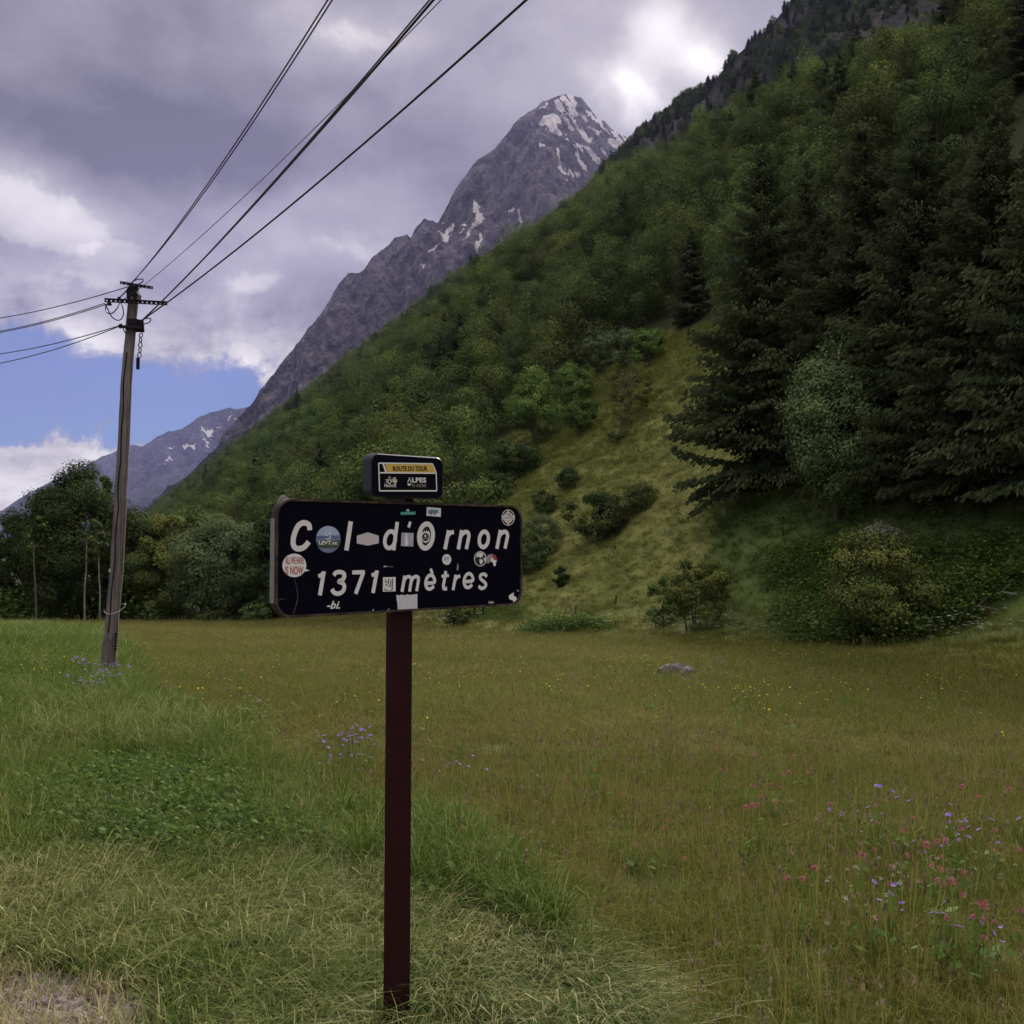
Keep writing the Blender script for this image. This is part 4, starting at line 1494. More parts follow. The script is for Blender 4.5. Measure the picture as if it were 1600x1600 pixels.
_W1, _W2 = 0.0172, 0.0138
_B = -0.004
letter('letter', [(catmull([(282, 527), (279, 500), (262, 486), (238, 485), (213, 502), (194, 540), (184, 580), (184, 612), (196, 632), (218, 638), (245, 630), (264, 612), (276, 596)]), _W1)], base=_B)
letter('letter', [([(526, 475), (500, 648)], _W1 * 0.95)], base=_B)
letter('letter', [(ell(760, 584, 31, 50, 0.13), _W1 * 0.82, True), ([(803, 478), (781, 647)], _W1 * 0.82)], base=_B)
letter('letter', [([(881, 477), (870, 511)], _W1 * 0.62)], base=_B)
letter('letter', [(ell(974, 562, 41, 72, 0.07, 36), _W1 * 0.98, True)], base=_B)
letter('letter', [([(1109, 528), (1087, 641)], _W1 * 0.9), (catmull([(1098, 580), (1106, 558), (1120, 543), (1140, 538)]), _W1 * 0.85)], base=_B)
letter('letter', [([(1187, 527), (1166, 641)], _W1 * 0.9), (catmull([(1178, 570), (1190, 550), (1207, 538), (1222, 541), (1229, 556), (1226, 580), (1214, 640)]), _W1 * 0.88)], base=_B)
letter('letter', [(ell(1318, 582, 27, 46, 0.09), _W1 * 0.9, True)], base=_B)
letter('letter', [([(1417, 526), (1396, 638)], _W1 * 0.92), (catmull([(1408, 568), (1420, 549), (1437, 537), (1452, 540), (1459, 555), (1456, 580), (1444, 637)]), _W1 * 0.9)], base=_B)
letter('letter', [([(366, 773), (342, 915)], _W2 * 1.02), ([(333, 802), (350, 795), (366, 781)], _W2 * 0.9)], base=_B)
letter('letter', [(catmull([(425, 797), (437, 781), (460, 776), (482, 783), (488, 800), (478, 822), (455, 833), (478, 843), (488, 866), (478, 892), (452, 905), (427, 899), (414, 878)]), _W2)], base=_B)
letter('letter', [([(535, 779), (609, 777)], _W2 * 0.95), ([(602, 777), (555, 906)], _W2)], base=_B)
letter('letter', [([(683, 767), (658, 901)], _W2 * 1.02), ([(650, 796), (668, 789), (683, 775)], _W2 * 0.9)], base=_B)
letter('letter', [([(848, 798), (831, 894)], _W2 * 0.92), (catmull([(842, 832), (853, 812), (868, 804), (881, 808), (886, 822), (876, 893)]), _W2 * 0.85),
                  (catmull([(886, 832), (897, 812), (912, 803), (925, 807), (929, 822), (918, 890)]), _W2 * 0.85)], base=_B)
letter('letter', [(catmull([(979, 843), (1022, 838), (1023, 815), (1010, 797), (992, 798), (977, 818), (972, 848), (982, 873), (1002, 876), (1021, 860)]), _W2 * 0.88),
                  ([(1001, 757), (1013, 788)], _W2 * 0.8)], base=_B)
letter('letter', [(catmull([(1092, 770), (1082, 830), (1077, 862), (1083, 876), (1099, 874)]), _W2 * 0.88), ([(1066, 802), (1110, 797)], _W2 * 0.72)], base=_B)
letter('letter', [([(1151, 793), (1135, 884)], _W2 * 0.9), (catmull([(1143, 835), (1151, 817), (1162, 805), (1178, 800)]), _W2 * 0.85)], base=_B)
letter('letter', [(catmull([(1207, 834), (1250, 828), (1251, 806), (1238, 788), (1220, 789), (1205, 809), (1200, 838), (1210, 864), (1230, 867), (1249, 851)]), _W2 * 0.88)], base=_B)
letter('letter', [(catmull([(1335, 805), (1326, 791), (1308, 790), (1296, 802), (1302, 820), (1318, 833), (1330, 848), (1324, 866), (1304, 874), (1287, 860)]), _W2 * 0.86)], base=_B)


# ---- stickers and what is printed on them
def film(name, pts, mat, parent=None, off=-0.0035):
    P = to_panel(pts, off)
    if sum(P[i][0] * P[(i + 1) % len(P)][1] - P[(i + 1) % len(P)][0] * P[i][1] for i in range(len(P))) < 0:
        P = P[::-1]
    return sign_part(name, [(*p, off) for p in P], [tuple(range(len(P)))], mat, parent)


def text_on(name, body, x0, y0, x1, y1, mat, parent, off, shear=0.0, bold=0.0):
    """lettering fitted between two corners (photo measure)"""
    cu = bpy.data.curves.new(name, 'FONT')
    cu.body = body
    cu.size = 1.0
    cu.shear = shear
    cu.offset = bold
    cu.resolution_u = 2
    tmp = bpy.data.objects.new(name, cu)
    COL.objects.link(tmp)
    dg = bpy.context.evaluated_depsgraph_get()
    me = bpy.data.meshes.new_from_object(tmp.evaluated_get(dg))
    bpy.data.objects.remove(tmp)
    bpy.data.curves.remove(cu)
    co = np.array([v.co[:] for v in me.vertices])
    lo, hi = co.min(0), co.max(0)
    V = []
    for c in co:
        u = (c[0] - lo[0]) / (hi[0] - lo[0])
        v = (c[1] - lo[1]) / (hi[1] - lo[1])
        V.append((*to_panel([(x0 + (x1 - x0) * u, y1 + (y0 - y1) * v)], off)[0], off))
    F = [tuple(p.vertices) for p in me.polygons]
    bpy.data.meshes.remove(me)
    return sign_part(name, V, F, mat, parent)


def part_label(o, s):
    o['label'] = s
    return o


def arcband(cx, cy, r0, r1, ry, a0, a1, n=14):
    return ell(cx, cy, r1, r1 * ry, 0, n, a0, a1) + ell(cx, cy, r0, r0 * ry, 0, n, a1, a0)


_p1, _p2, _p3 = -0.0029, -0.0024, -0.0019
# round landscape sticker standing for the letter o
st = part_label(film('sticker', ell(392, 582, 73, 80, 0, 40), SKYBLUE), 'round sticker with a blue mountain landscape')
film('landscape_print', ell(392, 582, 73, 80, 0, 20, -12, 192), MIDBLUE, st, _p1)
film('landscape_print', [(322, 565), (345, 555), (370, 562), (400, 548), (430, 560), (462, 552), (463, 568), (420, 572), (380, 570), (322, 576)], BLUE, st, _p1)
film('landscape_print', [(322, 600), (350, 586), (400, 592), (462, 588), (460, 620), (440, 634), (345, 634), (326, 616)], DARKGREEN, st, _p2)
text_on('lettering', 'LEVT.cc', 336, 591, 447, 613, WHITE, st, _p3, 0, 0.03)
for pts_ in ([(377, 537), (377, 560), (392, 560)], [(392, 537), (392, 552), (406, 552)], [(406, 535), (406, 580)], [(377, 580), (398, 580), (398, 566)]):
    v_, f_ = ribbon(pts_, 0.003, _p3)
    sign_part('emblem', v_, f_, WHITE, st)
# plain films
part_label(film('sticker', [(562, 560), (627, 540), (693, 560), (693, 605), (627, 619), (562, 606)], plain('film_mauve', (0.55, 0.50, 0.55), 0.5, 0, 0.08, 90)),
           'six-sided pale mauve film between the words')
st = part_label(film('sticker', [(828, 542), (900, 544), (898, 625), (825, 622)], LILAC), 'square faded sticker with a pale tower')
film('tower_print', [(852, 546), (861, 546), (864, 585), (870, 592), (874, 621), (846, 621), (850, 580)], WHITE, st, _p1)
film('tower_print', [(866, 600), (874, 585), (880, 600), (884, 622), (866, 621)], SKYBLUE, st, _p2)
# black print inside the capital O
st = part_label(film('sticker', ell(970, 562, 27, 57, 0.06), WHITE), 'oval sticker with black print inside the capital O')
film('print', [(944, 545), (950, 520), (965, 508), (980, 506), (994, 520), (998, 545), (988, 528), (984, 538), (976, 526), (972, 540), (964, 528), (958, 542), (954, 534)], BLACK, st, _p1)
film('print', ell(971, 568, 20, 24, 0, 24), BLACK, st, _p2)
film('print', ell(970, 562, 6, 7, 0, 12), WHITE, st, _p3)
film('print', [(956, 574), (986, 574), (985, 579), (957, 579)], GREY, st, _p3)
film('print', [(950, 590), (962, 600), (975, 604), (990, 592), (986, 610), (972, 620), (956, 612)], BLACK, st, _p1)
# red and white speech balloon
st = part_label(film('sticker', ell(190, 737, 71, 70, 0, 40, 0, 14) + ell(190, 737, 71, 70, 0, 36, 36, 360), WHITE), 'round white sticker with red hand lettering')
film('balloon_tip', [(252, 758), (282, 766), (246, 776)], WHITE, st, -0.0033)
text_on('lettering', 'ALL WE HAVE', 136, 686, 246, 728, RED, st, _p1, 0, 0.02)
text_on('lettering', 'IS NOW', 136, 742, 244, 792, RED, st, _p1, 0, 0.02)
# small ones along the top edge
st = part_label(film('sticker', [(822, 419), (912, 416), (912, 434), (822, 437)], TEAL), 'narrow green sticker with a small round badge')
film('badge', ell(866, 410, 12, 9, 0, 16), TEAL, st, -0.0033)
film('badge', ell(866, 408, 7, 5, 0, 12), WHITE, st, _p1)
text_on('lettering', 'MONTAGNE', 828, 422, 906, 432, SKYBLUE, st, _p1, 0, 0.01)
st = part_label(film('sticker', [(979, 389), (1063, 396), (1061, 448), (976, 441)], WHITE), 'white sticker with a blue and green map shape')
film('map_print', [(990, 420), (1002, 402), (1020, 405), (1014, 424), (1004, 440)], BLUE, st, _p1)
film('map_print', [(1016, 412), (1030, 404), (1048, 410), (1034, 426), (1022, 442)], TEAL, st, _p1)
text_on('lettering', 'BELEX', 986, 408, 1052, 428, MIDBLUE, st, _p2, 0, 0.02)
# round club badge
st = part_label(film('sticker', ell(1463, 452, 39, 48, 0, 36), WHITE), 'round club badge in the upper corner')
for a0_, a1_ in ((200, 262), (278, 340), (20, 82), (98, 160)):
    film('badge_ring', arcband(1463, 452, 27, 35, 1.24, a0_, a1_), BLACK, st, _p1)
film('badge_print', ell(1463, 440, 17, 14, 0, 14, 180, 270), BLUE, st, _p1)
film('badge_print', [(1464, 440)] + ell(1464, 440, 16, 12, 0, 10, -90, 0), RED, st, _p1)
film('badge_print', [(1446, 466), (1462, 472), (1480, 464), (1468, 480), (1455, 478)], YELLOW, st, _p1)
film('badge_band', [(1426, 441), (1500, 441), (1500, 463), (1426, 463)], WHITE, st, _p2)
text_on('lettering', 'LA NOSTRA', 1430, 444, 1496, 461, MIDBLUE, st, _p3, 0, 0.02)
# below the name
st = part_label(film('sticker', ell(1097, 702, 27, 32, 0, 30), WHITE), 'small white sticker with pale blue lettering')
text_on('lettering', 'LEVT', 1080, 686, 1114, 706, BLUE, st, _p1, 0, 0.02)
text_on('lettering', 'CYCLING', 1082, 711, 1113, 718, SKYBLUE, st, _p1)
st = part_label(film('sticker', ell(1297, 698, 37, 45, 0, 36), WHITE), 'round globe sticker')
film('globe_print', ell(1297, 698, 32, 40, 0, 32), BLACK, st, _p1)
film('globe_print', [(1272, 690), (1278, 668), (1296, 660), (1316, 668), (1310, 684), (1298, 694), (1288, 684)], WHITE, st, _p2)
film('globe_print', [(1290, 702), (1308, 700), (1314, 714), (1300, 734), (1294, 720)], WHITE, st, _p2)
film('globe_print', [(1318, 690), (1328, 694), (1326, 714), (1318, 706)], WHITE, st, _p2)
st = part_label(film('sticker', ell(1364, 702, 33, 33, 0, 24, 130, 330), GREY), 'torn grey and red sticker')
film('torn_print', [(1364, 672)] + ell(1364, 702, 33, 32, 0, 10, -85, 25), RED, st, _p1)
film('torn_print', [(1360, 700), (1366, 690), (1374, 700), (1388, 706), (1396, 712), (1388, 722), (1390, 736), (1378, 743), (1372, 722), (1360, 712)], WHITE, st, _p2)
# square with an angular emblem between number and unit
st = part_label(film('sticker', [(718, 808), (793, 806), (793, 891), (717, 893)], WHITE), 'white square with an angular black emblem')
for pts_ in ([(732, 820), (732, 836), (746, 836)], [(750, 815), (750, 850), (736, 850), (736, 862)], [(764, 822), (764, 862), (750, 862)], [(776, 814), (772, 884), (758, 886)], [(728, 872), (728, 884), (748, 884)]):
    v_, f_ = ribbon(pts_, 0.0034, _p1)
    sign_part('emblem', v_, f_, BLACK, st)
part_label(film('sticker', [(797, 912), (815, 916), (826, 911), (850, 915), (862, 909), (880, 913), (922, 907), (923, 996), (806, 1003), (803, 960), (799, 940)], plain('torn_paper', (0.60, 0.58, 0.66), 0.7, 0, 0.2, 120)),
           'torn pale paper patch at the bottom edge')
film('scrap', [(720, 742), (738, 739), (738, 745), (722, 747)], WHITE)
film('scrap', [(744, 743), (780, 743), (780, 745), (744, 746)], GREY)
film('scrap', [(1162, 720), (1168, 742), (1166, 765), (1156, 765)], GREY)
film('scrap', [(658, 996), (662, 996), (661, 1012), (656, 1012)], WHITE)
film('scrap', [(742, 1002), (760, 990), (756, 1000), (744, 1008)], GREY)
part_label(film('scrap', [(1466, 918), (1486, 903), (1498, 898), (1494, 918), (1508, 922), (1518, 945), (1505, 966), (1480, 970), (1498, 960), (1490, 945), (1470, 938)], WHITE), 'torn white remains of a sticker in the lower corner')
film('scrap', [(1515, 880), (1526, 890), (1522, 894)], WHITE)
st = film('sticker', [(372, 960), (398, 955), (466, 957), (464, 990), (376, 992)], NAVY2)
text_on('lettering', '-bi.', 384, 948, 462, 996, WHITE, st, _p1, 0.35, 0.02)
st = film('sticker', [(1342, 945), (1380, 943), (1380, 965), (1342, 966)], BLACK)
text_on('lettering', 'bike', 1346, 951, 1377, 962, WHITE, st, _p1, 0.3, 0.02)
# rust runs at the lower left
v_, f_ = ribbon(catmull([(190, 820), (200, 850), (205, 880), (211, 920), (205, 960), (192, 1000), (182, 1040)]), 0.0040, -0.0036)
sign_part('rust_run', v_, f_, FRAME_BROWN, panel)
v_, f_ = ribbon(catmull([(68, 952), (95, 944), (135, 934)]), 0.0028, -0.0036)
sign_part('rust_run', v_, f_, FRAME_BROWN, panel)


# ---- the small plaque above
def z3(pts):
    """plaque measure to the panel measure used above"""
    return [((560 + x * 0.09375 - 410) / 0.2625, (700 + y * 0.09375 - 690) / 0.2625) for x, y in pts]


_pf = 0.020
_q = [on_panel(560 + x * 0.09375, 700 + y * 0.09375, _pf) for x, y in ((205, 110), (1420, 130), (1420, 830), (205, 840))]
_s0, _s1 = _q[0][0], _q[1][0]
_u0, _u1 = 0.5 * (_q[2][1] + _q[3][1]), 0.5 * (_q[0][1] + _q[1][1])
_outl = rounded(_s0, _u0, _s1, _u1, 0.028)
_ins = rounded(_s0 + 0.004, _u0 + 0.004, _s1 - 0.004, _u1 - 0.004, 0.024)
_n = len(_outl)
_V = [(*p, _pf) for p in _ins] + [(*p, _pf - 0.005) for p in _outl] + [(*p, _pf - 0.045) for p in _outl]
_F = [tuple(range(_n))]
for i_ in range(_n):
    j_ = (i_ + 1) % _n
    _F += [(i_, _n + i_, _n + j_, j_), (_n + i_, 2 * _n + i_, 2 * _n + j_, _n + j_)]
_F.append(tuple(range(3 * _n - 1, 2 * _n - 1, -1)))
plaque = sign_part('plaque', _V, _F, [NAVY2, PLAQUE_SIDE], midx=[0] + [1] * (len(_F) - 1))
sign_part('clip', *slab([(_s0 + 0.08, _u0 - 0.012), (_s0 + 0.15, _u0 - 0.012), (_s0 + 0.15, _u0 + 0.001), (_s0 + 0.08, _u0 + 0.001)], -0.02, 0.004), BLACK, plaque)
_of = _pf + 0.0008


def pfilm(name, pts, mat, k=0):
    return film(name, z3(pts), mat, plaque, _of + 0.0005 * k)


def pstroke(name, pts, w, mat, k=0, closed=False):
    v, f = ribbon(z3(pts), w, _of + 0.0005 * k, closed)
    return sign_part(name, v, f, mat, plaque)


pfilm('yellow_band', [(440, 262), (1232, 268), (1285, 410), (490, 404)], YELLOW)
_fr = [(338, 252), (1236, 264), (1296, 412), (1306, 714), (352, 714)]
for a_, b_ in zip(_fr, _fr[1:] + _fr[:1]):
    pstroke('white_line', [a_, b_], 0.0042, WHITE, 1)
pstroke('white_line', [(345, 412), (1294, 420)], 0.0042, WHITE, 1)
pfilm('white_line', [(396, 256), (425, 258), (482, 408), (448, 408)], WHITE, 1)


def ptext(body, x0, y0, x1, y1, mat, bold=0.03, k=2):
    (a, b), (c, d) = z3([(x0, y0), (x1, y1)])
    return text_on('lettering', body, a, b, c, d, mat, plaque, _of + 0.0005 * k, 0, bold)


ptext('ROUTE DU TOUR', 576, 300, 1152, 384, BLACK, 0.035)
ptext('LPES', 896, 492, 1132, 576, WHITE, 0.03)
pstroke('lettering', [(822, 575), (852, 492), (880, 575)], 0.0034, WHITE, 2)
ptext('IS', 898, 598, 948, 652, GREY, 0.0)
ptext('ERE', 1020, 598, 1132, 652, GREY, 0.0)
for yy_ in (606, 625, 645):
    pstroke('lettering', [(968, yy_), (1008, yy_)], 0.0014, GREY, 2)
pfilm('emblem', [(812, 594), (884, 594), (868, 618), (848, 632), (828, 618)], WHITE, 2)
ptext('LE', 500, 474, 538, 505, WHITE, 0.01)
ptext('T', 452, 524, 496, 590, WHITE, 0.01)
pstroke('emblem', ell(518, 560, 26, 32, 0, 18), 0.0026, WHITE, 2, True)
ptext('U', 548, 514, 576, 570, WHITE, 0.01)
pstroke('emblem', [(580, 560), (582, 505), (600, 495), (624, 496)], 0.0026, WHITE, 2)
pfilm('emblem', ell(614, 552, 30, 40, 0, 20), plain('pale_yellow', (0.66, 0.56, 0.30), 0.5, 0, 0.1, 30), 2)
ptext('de', 434, 560, 456, 592, GREY, 0.0)
ptext('FRANCE', 436, 604, 632, 652, WHITE, 0.015)
pstroke('emblem', [(608, 590), (604, 622)], 0.0026, WHITE, 3)

# ------------------------------------------------------------------ the wooden pole and its wires
POLE_Y = 18.0
POLE_B = at(166, 1064, POLE_Y)
POLE_B.z = float(land_z(POLE_B.x, POLE_B.y))
POLE_T = at(211.5, 456, POLE_Y)
pole = empty('utility_pole', POLE_B)
tag(pole, 'leaning grey wooden utility pole with two perforated steel crossarms', 'utility pole')

WOOD_POLE = new_mat('weathered_wood')
_x, _y, _z = sep(objco())
_g = noise_tex(vec(_x * 40.0, _y * 40.0, _z * 1.2), 1.0, 7, 0.65)
_b = noise_tex(objco(), 1.3, 5, 0.6)
_c = mixc(smooth(_g, 0.3, 0.7), (0.090, 0.072, 0.074), (0.240, 0.200, 0.200))
_c = mixc(smooth(_b, 0.4, 0.7), _c, scale_c(_c, 0.72))
principled(_c, 0.9, normal=bump(_g, 0.8, 0.02), spec=0.15)
IRON = plain('dark_iron', (0.018, 0.015, 0.021), 0.8, 0.0, 0.4, 14, spec=0.1)
RUBBER = plain('black_cable', (0.012, 0.011, 0.014), 0.5, 0, 0.2, 10)
GALV = plain('galvanised_wire', (0.32, 0.31, 0.33), 0.45, 0.5, 0.2, 20)
CERAMIC = plain('pale_insulator', (0.45, 0.42, 0.40), 0.4, 0, 0.15, 20)


def rel(v):
    return np.array(v) - np.array(POLE_B)


def pole_part(name, V, F, mat, parent=None, smooth_=False):
    return link(name, np_mesh(name, V, F, [mat], smooth_=smooth_), parent or pole)


def pp(px, py, dy=0.0):
    """point of the pole's upright plane; dy metres towards the camera"""
    return np.array(at(px, py, POLE_Y - dy)) - np.array(POLE_B)


_g = np.random.default_rng(3)
_n = 26
_path, _rad = [], []
for i_ in range(_n):
    f_ = i_ / (_n - 1)
    q_ = np.array(POLE_B.lerp(POLE_T, f_)) - np.array(POLE_B)
    q_ = q_ + np.array([0.035 * math.sin(f_ * 5.5) + _g.normal() * 0.004, _g.normal() * 0.006, 0])
    if i_ == 0:
        q_[2] -= 0.6
    _path.append(q_)
    _rad.append((0.122 - 0.034 * f_) * (1 + _g.normal() * 0.015))
shaft = pole_part('shaft', *tube(_path, _rad, 14), WOOD_POLE, smooth_=True)
# pitched cap on top
_top = _path[-1]
_r = _rad[-1]
_V = [(-_r, -_r, -0.16), (_r, -_r, -0.16), (_r, _r, -0.16), (-_r, _r, -0.16), (-_r * 1.15, -_r * 1.1, 0), (_r * 1.15, -_r * 1.1, -0.05), (_r * 1.15, _r * 1.1, -0.05),
      (-_r * 1.15, _r * 1.1, 0), (0.01, -_r * 1.1, 0.13), (0.01, _r * 1.1, 0.13)]
_V = [tuple(np.array(v) + _top) for v in _V]
_me = bpy.data.meshes.new('pole_cap')
_me.from_pydata(_V, [], [(0, 1, 5, 4), (1, 2, 6, 5), (2, 3, 7, 6), (3, 0, 4, 7), (4, 5, 8), (6, 7, 9), (5, 6, 9, 8), (7, 4, 8, 9)])
_me.materials.append(IRON)
link('pole_cap', _me, pole)
# drying crack down the shaft
_cr = []
for i_ in range(3, 22):
    f_ = i_ / (_n - 1)
    _cr.append(_path[i_] + np.array([0.012 * math.sin(i_ * 1.9) - 0.005, -_rad[i_] - 0.001, 0]))
pole_part('crack', *tube(_cr, [0.012] * len(_cr), 4), IRON, shaft)


def perforated(name, a, b, height, holes, thick=0.035):
    """an angle-iron arm from a to b with a row of real holes"""
    a, b = np.array(a), np.array(b)
    d = b - a
    L = np.linalg.norm(d)
    d = d / L
    up = np.array([0, 0, 1.0]) - d * d[2]
    up /= np.linalg.norm(up)
    fr = np.cross(d, up)
    bm = bmesh.new()

    def box(s0, s1, t0, t1, o0, o1):
        vs = [bm.verts.new(a + d * s + up * t + fr * o) for s in (s0, s1) for t in (t0, t1) for o in (o0, o1)]
        for q in ((0, 1, 3, 2), (4, 6, 7, 5), (0, 4, 5, 1), (2, 3, 7, 6), (0, 2, 6, 4), (1, 5, 7, 3)):
            bm.faces.new([vs[k] for k in q])
    hw = height * 0.20
    box(0, L, hw, height / 2, 0, 0.006)
    box(0, L, -height / 2, -hw, 0, 0.006)
    box(0, L, height / 2, height / 2 + 0.006, 0.001, thick)
    cuts = [L * (k + 0.5) / holes for k in range(holes)]
    edges = [0.0]
    for c in cuts:
        edges += [c - hw, c + hw]
    edges.append(L)
    for s0, s1 in zip(edges[0::2], edges[1::2]):
        box(s0, s1, -hw + 0.0005, hw - 0.0005, 0.0005, 0.0055)
    bmesh.ops.recalc_face_normals(bm, faces=bm.faces)
    me = bpy.data.meshes.new(name)
    bm.to_mesh(me)
    bm.free()
    me.materials.append(IRON)
    return link(name, me, pole)


perforated('crossarm', pp(163.5, 469.5, 0.13), pp(261.5, 474.5, 0.16), 0.062, 14)
perforated('crossarm', pp(187.5, 442.0, 0.10), pp(239.0, 450.5, 0.02), 0.040, 8)
_q = pp(213, 449, 0.02)
pole_part('arm_stub', *tube([_q + np.array([0, 0, -0.14]), _q + np.array([0, 0, 0.03])], [0.030, 0.045], 6), IRON)
pole_part('band_clamp', *tube([pp(210, 500), pp(209.4, 517)], [0.125, 0.125], 14), IRON)
for a_, b_ in (((196, 511), (224, 514)),):
    pole_part('clamp_bar', *tube([pp(*a_, 0.13), pp(*b_, 0.13)], [0.035, 0.035], 6), IRON)
pole_part('clamp_lug', *tube([pp(221, 500, 0.1), pp(222.5, 519, 0.1)], [0.04, 0.04], 6), IRON)
# chain with its links, and the plate it ends on
_ch = [(220.3, 521), (220, 527), (219.3, 535), (219, 543), (218.3, 551), (217.3, 559)]
for k_, ((x0, y0), (x1, y1)) in enumerate(zip(_ch[:-1], _ch[1:])):
    a_, b_ = pp(x0, y0, 0.05), pp(x1, y1, 0.05)
    m_ = (a_ + b_) / 2
    l_ = np.linalg.norm(b_ - a_) / 2 * 1.08
    ax_ = np.array([1.0, 0, 0]) if k_ % 2 == 0 else np.array([0.3, 1.0, 0])
    ax_ /= np.linalg.norm(ax_)
    loop_ = [m_ + ax_ * 0.030 * math.cos(t_) + np.array([0, 0, 1]) * l_ * math.sin(t_) for t_ in np.linspace(0, 2 * math.pi, 13)]
    pole_part('chain_link', *tube(loop_, [0.010] * 13, 5), IRON)
pole_part('chain_plate', *tube([pp(215.7, 559, 0.06), pp(215.4, 577, 0.06)], [0.032, 0.032], 4), IRON)
# fittings on the left of the clamp, cable loops
for x0, y0, x1, y1, r_ in ((186, 508.5, 191, 510.5, 0.05), (191, 510, 197, 511, 0.03), (168, 474, 174, 476, 0.035), (184, 465.5, 188, 467, 0.035)):
    pole_part('insulator', *tube([pp(x0, y0, 0.14), pp((x0 + x1) / 2, (y0 + y1) / 2, 0.14), pp(x1, y1, 0.14)], [r_ * 0.6, r_, r_ * 0.6], 8), IRON)
for pts_ in ([(163, 474), (168, 482), (174, 494), (182, 500), (189, 499), (193, 490), (191, 478), (188, 470)],
             [(188, 472), (182, 483), (174, 490), (167, 488), (165, 480), (168, 476)],
             [(220, 501), (229, 497.5), (235, 498), (234, 503), (226, 506), (220, 507)],
             [(192, 512), (195, 519), (200, 519.5), (206, 512)],
             [(207, 440), (215, 436.5), (223.5, 436.5), (222, 441), (215, 444.5)]):
    P_ = [pp(x_, y_, 0.16) for x_, y_ in pts_]
    C_ = catmull(P_, 5)
    pole_part('cable_loop', *tube(C_, [0.0105] * len(C_), 5), RUBBER, smooth_=True)
# lower down: a loop of bright wire, an earth rod with its connector, a staple
_C = catmull([pp(162.5, 955, 0.05), pp(166, 958.5, 0.16), pp(175, 959.5, 0.17), pp(186, 955, 0.12), pp(194, 949, 0.08), pp(195.5, 944, 0.05), pp(190, 944.5, 0.0), pp(182, 950, -0.1)], 6)
pole_part('wire_loop', *tube(_C, [0.009] * len(_C), 5), GALV, smooth_=True)
_C = catmull([pp(171, 1000, 0.16), pp(175, 1006, 0.16), pp(179, 1011, 0.14)], 5)
pole_part('earth_cable', *tube(_C, [0.008] * len(_C), 5), RUBBER)
_rod = [pp(181.5, 986, 0.1), pp(180.5, 1015, 0.1), pp(179.5, 1052, 0.1), pp(179.3, 1075, 0.1)]
pole_part('earth_rod', *tube(_rod, [0.008] * 4, 5), IRON)
for k_ in range(6):
    y_ = 990 + k_ * 4.6
    pole_part('connector', *tube([pp(181.4 - k_ * 0.12, y_, 0.1), pp(181.4 - k_ * 0.12, y_ + 1.8, 0.1)], [0.028, 0.028], 6), IRON)
_C = [pp(160.5, 1057, 0.17), pp(161.5, 1047, 0.17), pp(168, 1046.5, 0.18), pp(179, 1051, 0.12)]
pole_part('staple', *tube(_C, [0.008] * 4, 5), IRON)
_q = pp(171.5, 894, 0.155)
pole_part('tag_plate', *tube([_q, _q + np.array([0, 0, 0.06])], [0.018, 0.018], 4), CERAMIC)


def wire(name, a, b, sag, rad, label, ext=1.0, mat=RUBBER):
    """a hanging wire from a through b and on, ext times as far"""
    a, b = np.array(a, dtype=float), np.array(b, dtype=float)
    e = a + (b - a) * ext
    P = []
    for t in np.linspace(0, 1, 40):
        p = a + (e - a) * t
        k = t * ext
        p[2] -= sag * 4 * k * (1 - k) if k <= 1 else 0
        P.append(p)
    o = link(name, np_mesh(name, *tube(np.array(P) - a, [rad] * 40, 6), [mat], smooth_=True), None, a)
    return tag(o, label, 'wire', 'wires on the utility pole')


def pw(px, py, dy=0.0):
    return np.array(at(px, py, POLE_Y - dy))


TOPY = 9.2
wire('overhead_wire', pw(206.5, 441, 0.06), at(519, 0, TOPY), 0.16, 0.0085, 'leftmost of the long wires rising from the pole to the top edge', 2.6)
wire('overhead_wire', pw(206.5, 442, 0.06), at(512, 0, TOPY + 0.3), 0.14, 0.0085, 'twin of the leftmost rising wire, touching it all the way', 2.6)
wire('overhead_wire', pw(226, 445, 0.04), at(689, 0, TOPY), 0.10, 0.0060, 'thin pale wire that crosses the thick twisted cable high up', 2.6, GALV)
wire('overhead_wire', pw(219.5, 503, 0.12), at(677, 0, TOPY - 0.5), 0.10, 0.0125, 'thick twisted cable rising from the clamp, middle of the fan', 2.6)
wire('overhead_wire', pw(219.5, 504, 0.12), at(671, 0, TOPY - 0.4), 0.10, 0.0080, 'strand wound close along the thick middle cable', 2.6)
wire('overhead_wire', pw(221, 501, 0.12), at(822, 0, TOPY - 0.5), 0.12, 0.0120, 'rightmost and thickest single cable rising to the top edge', 2.6)
wire('overhead_wire', pw(203, 447, 0.06), at(0, 497, 21), 0.05, 0.0085, 'topmost wire running off to the left from the pole', 1.8)
wire('overhead_wire', pw(163, 474, 0.14), at(0, 517.5, 21), 0.04, 0.0080, 'upper of the joined pair below the topmost left wire', 1.8)
wire('overhead_wire', pw(168, 475, 0.14), at(0, 519.5, 21), 0.04, 0.0080, 'lower of the joined pair leaving the crossarm end leftwards', 1.8)
wire('overhead_wire', pw(186, 509, 0.14), at(0, 553, 21), 0.05, 0.0085, 'upper of the two lowest wires leaving the clamp leftwards', 1.8)
wire('overhead_wire', pw(186, 510, 0.14), at(0, 567.5, 21), 0.06, 0.0085, 'lowest wire of all, leaving the clamp leftwards', 1.8)
_C = [pw(206.5, 441, 0.06), pw(196, 456, 0.1), pw(185, 467, 0.13)]
o_ = link('jumper_wire', np_mesh('jumper_wire', *tube(np.array(_C) - _C[0], [0.012] * 3, 5), [RUBBER]), None, _C[0])
tag(o_, 'short jumper wire joining the small upper crossarm to the lower one, left side', 'wire', 'wires on the utility pole')
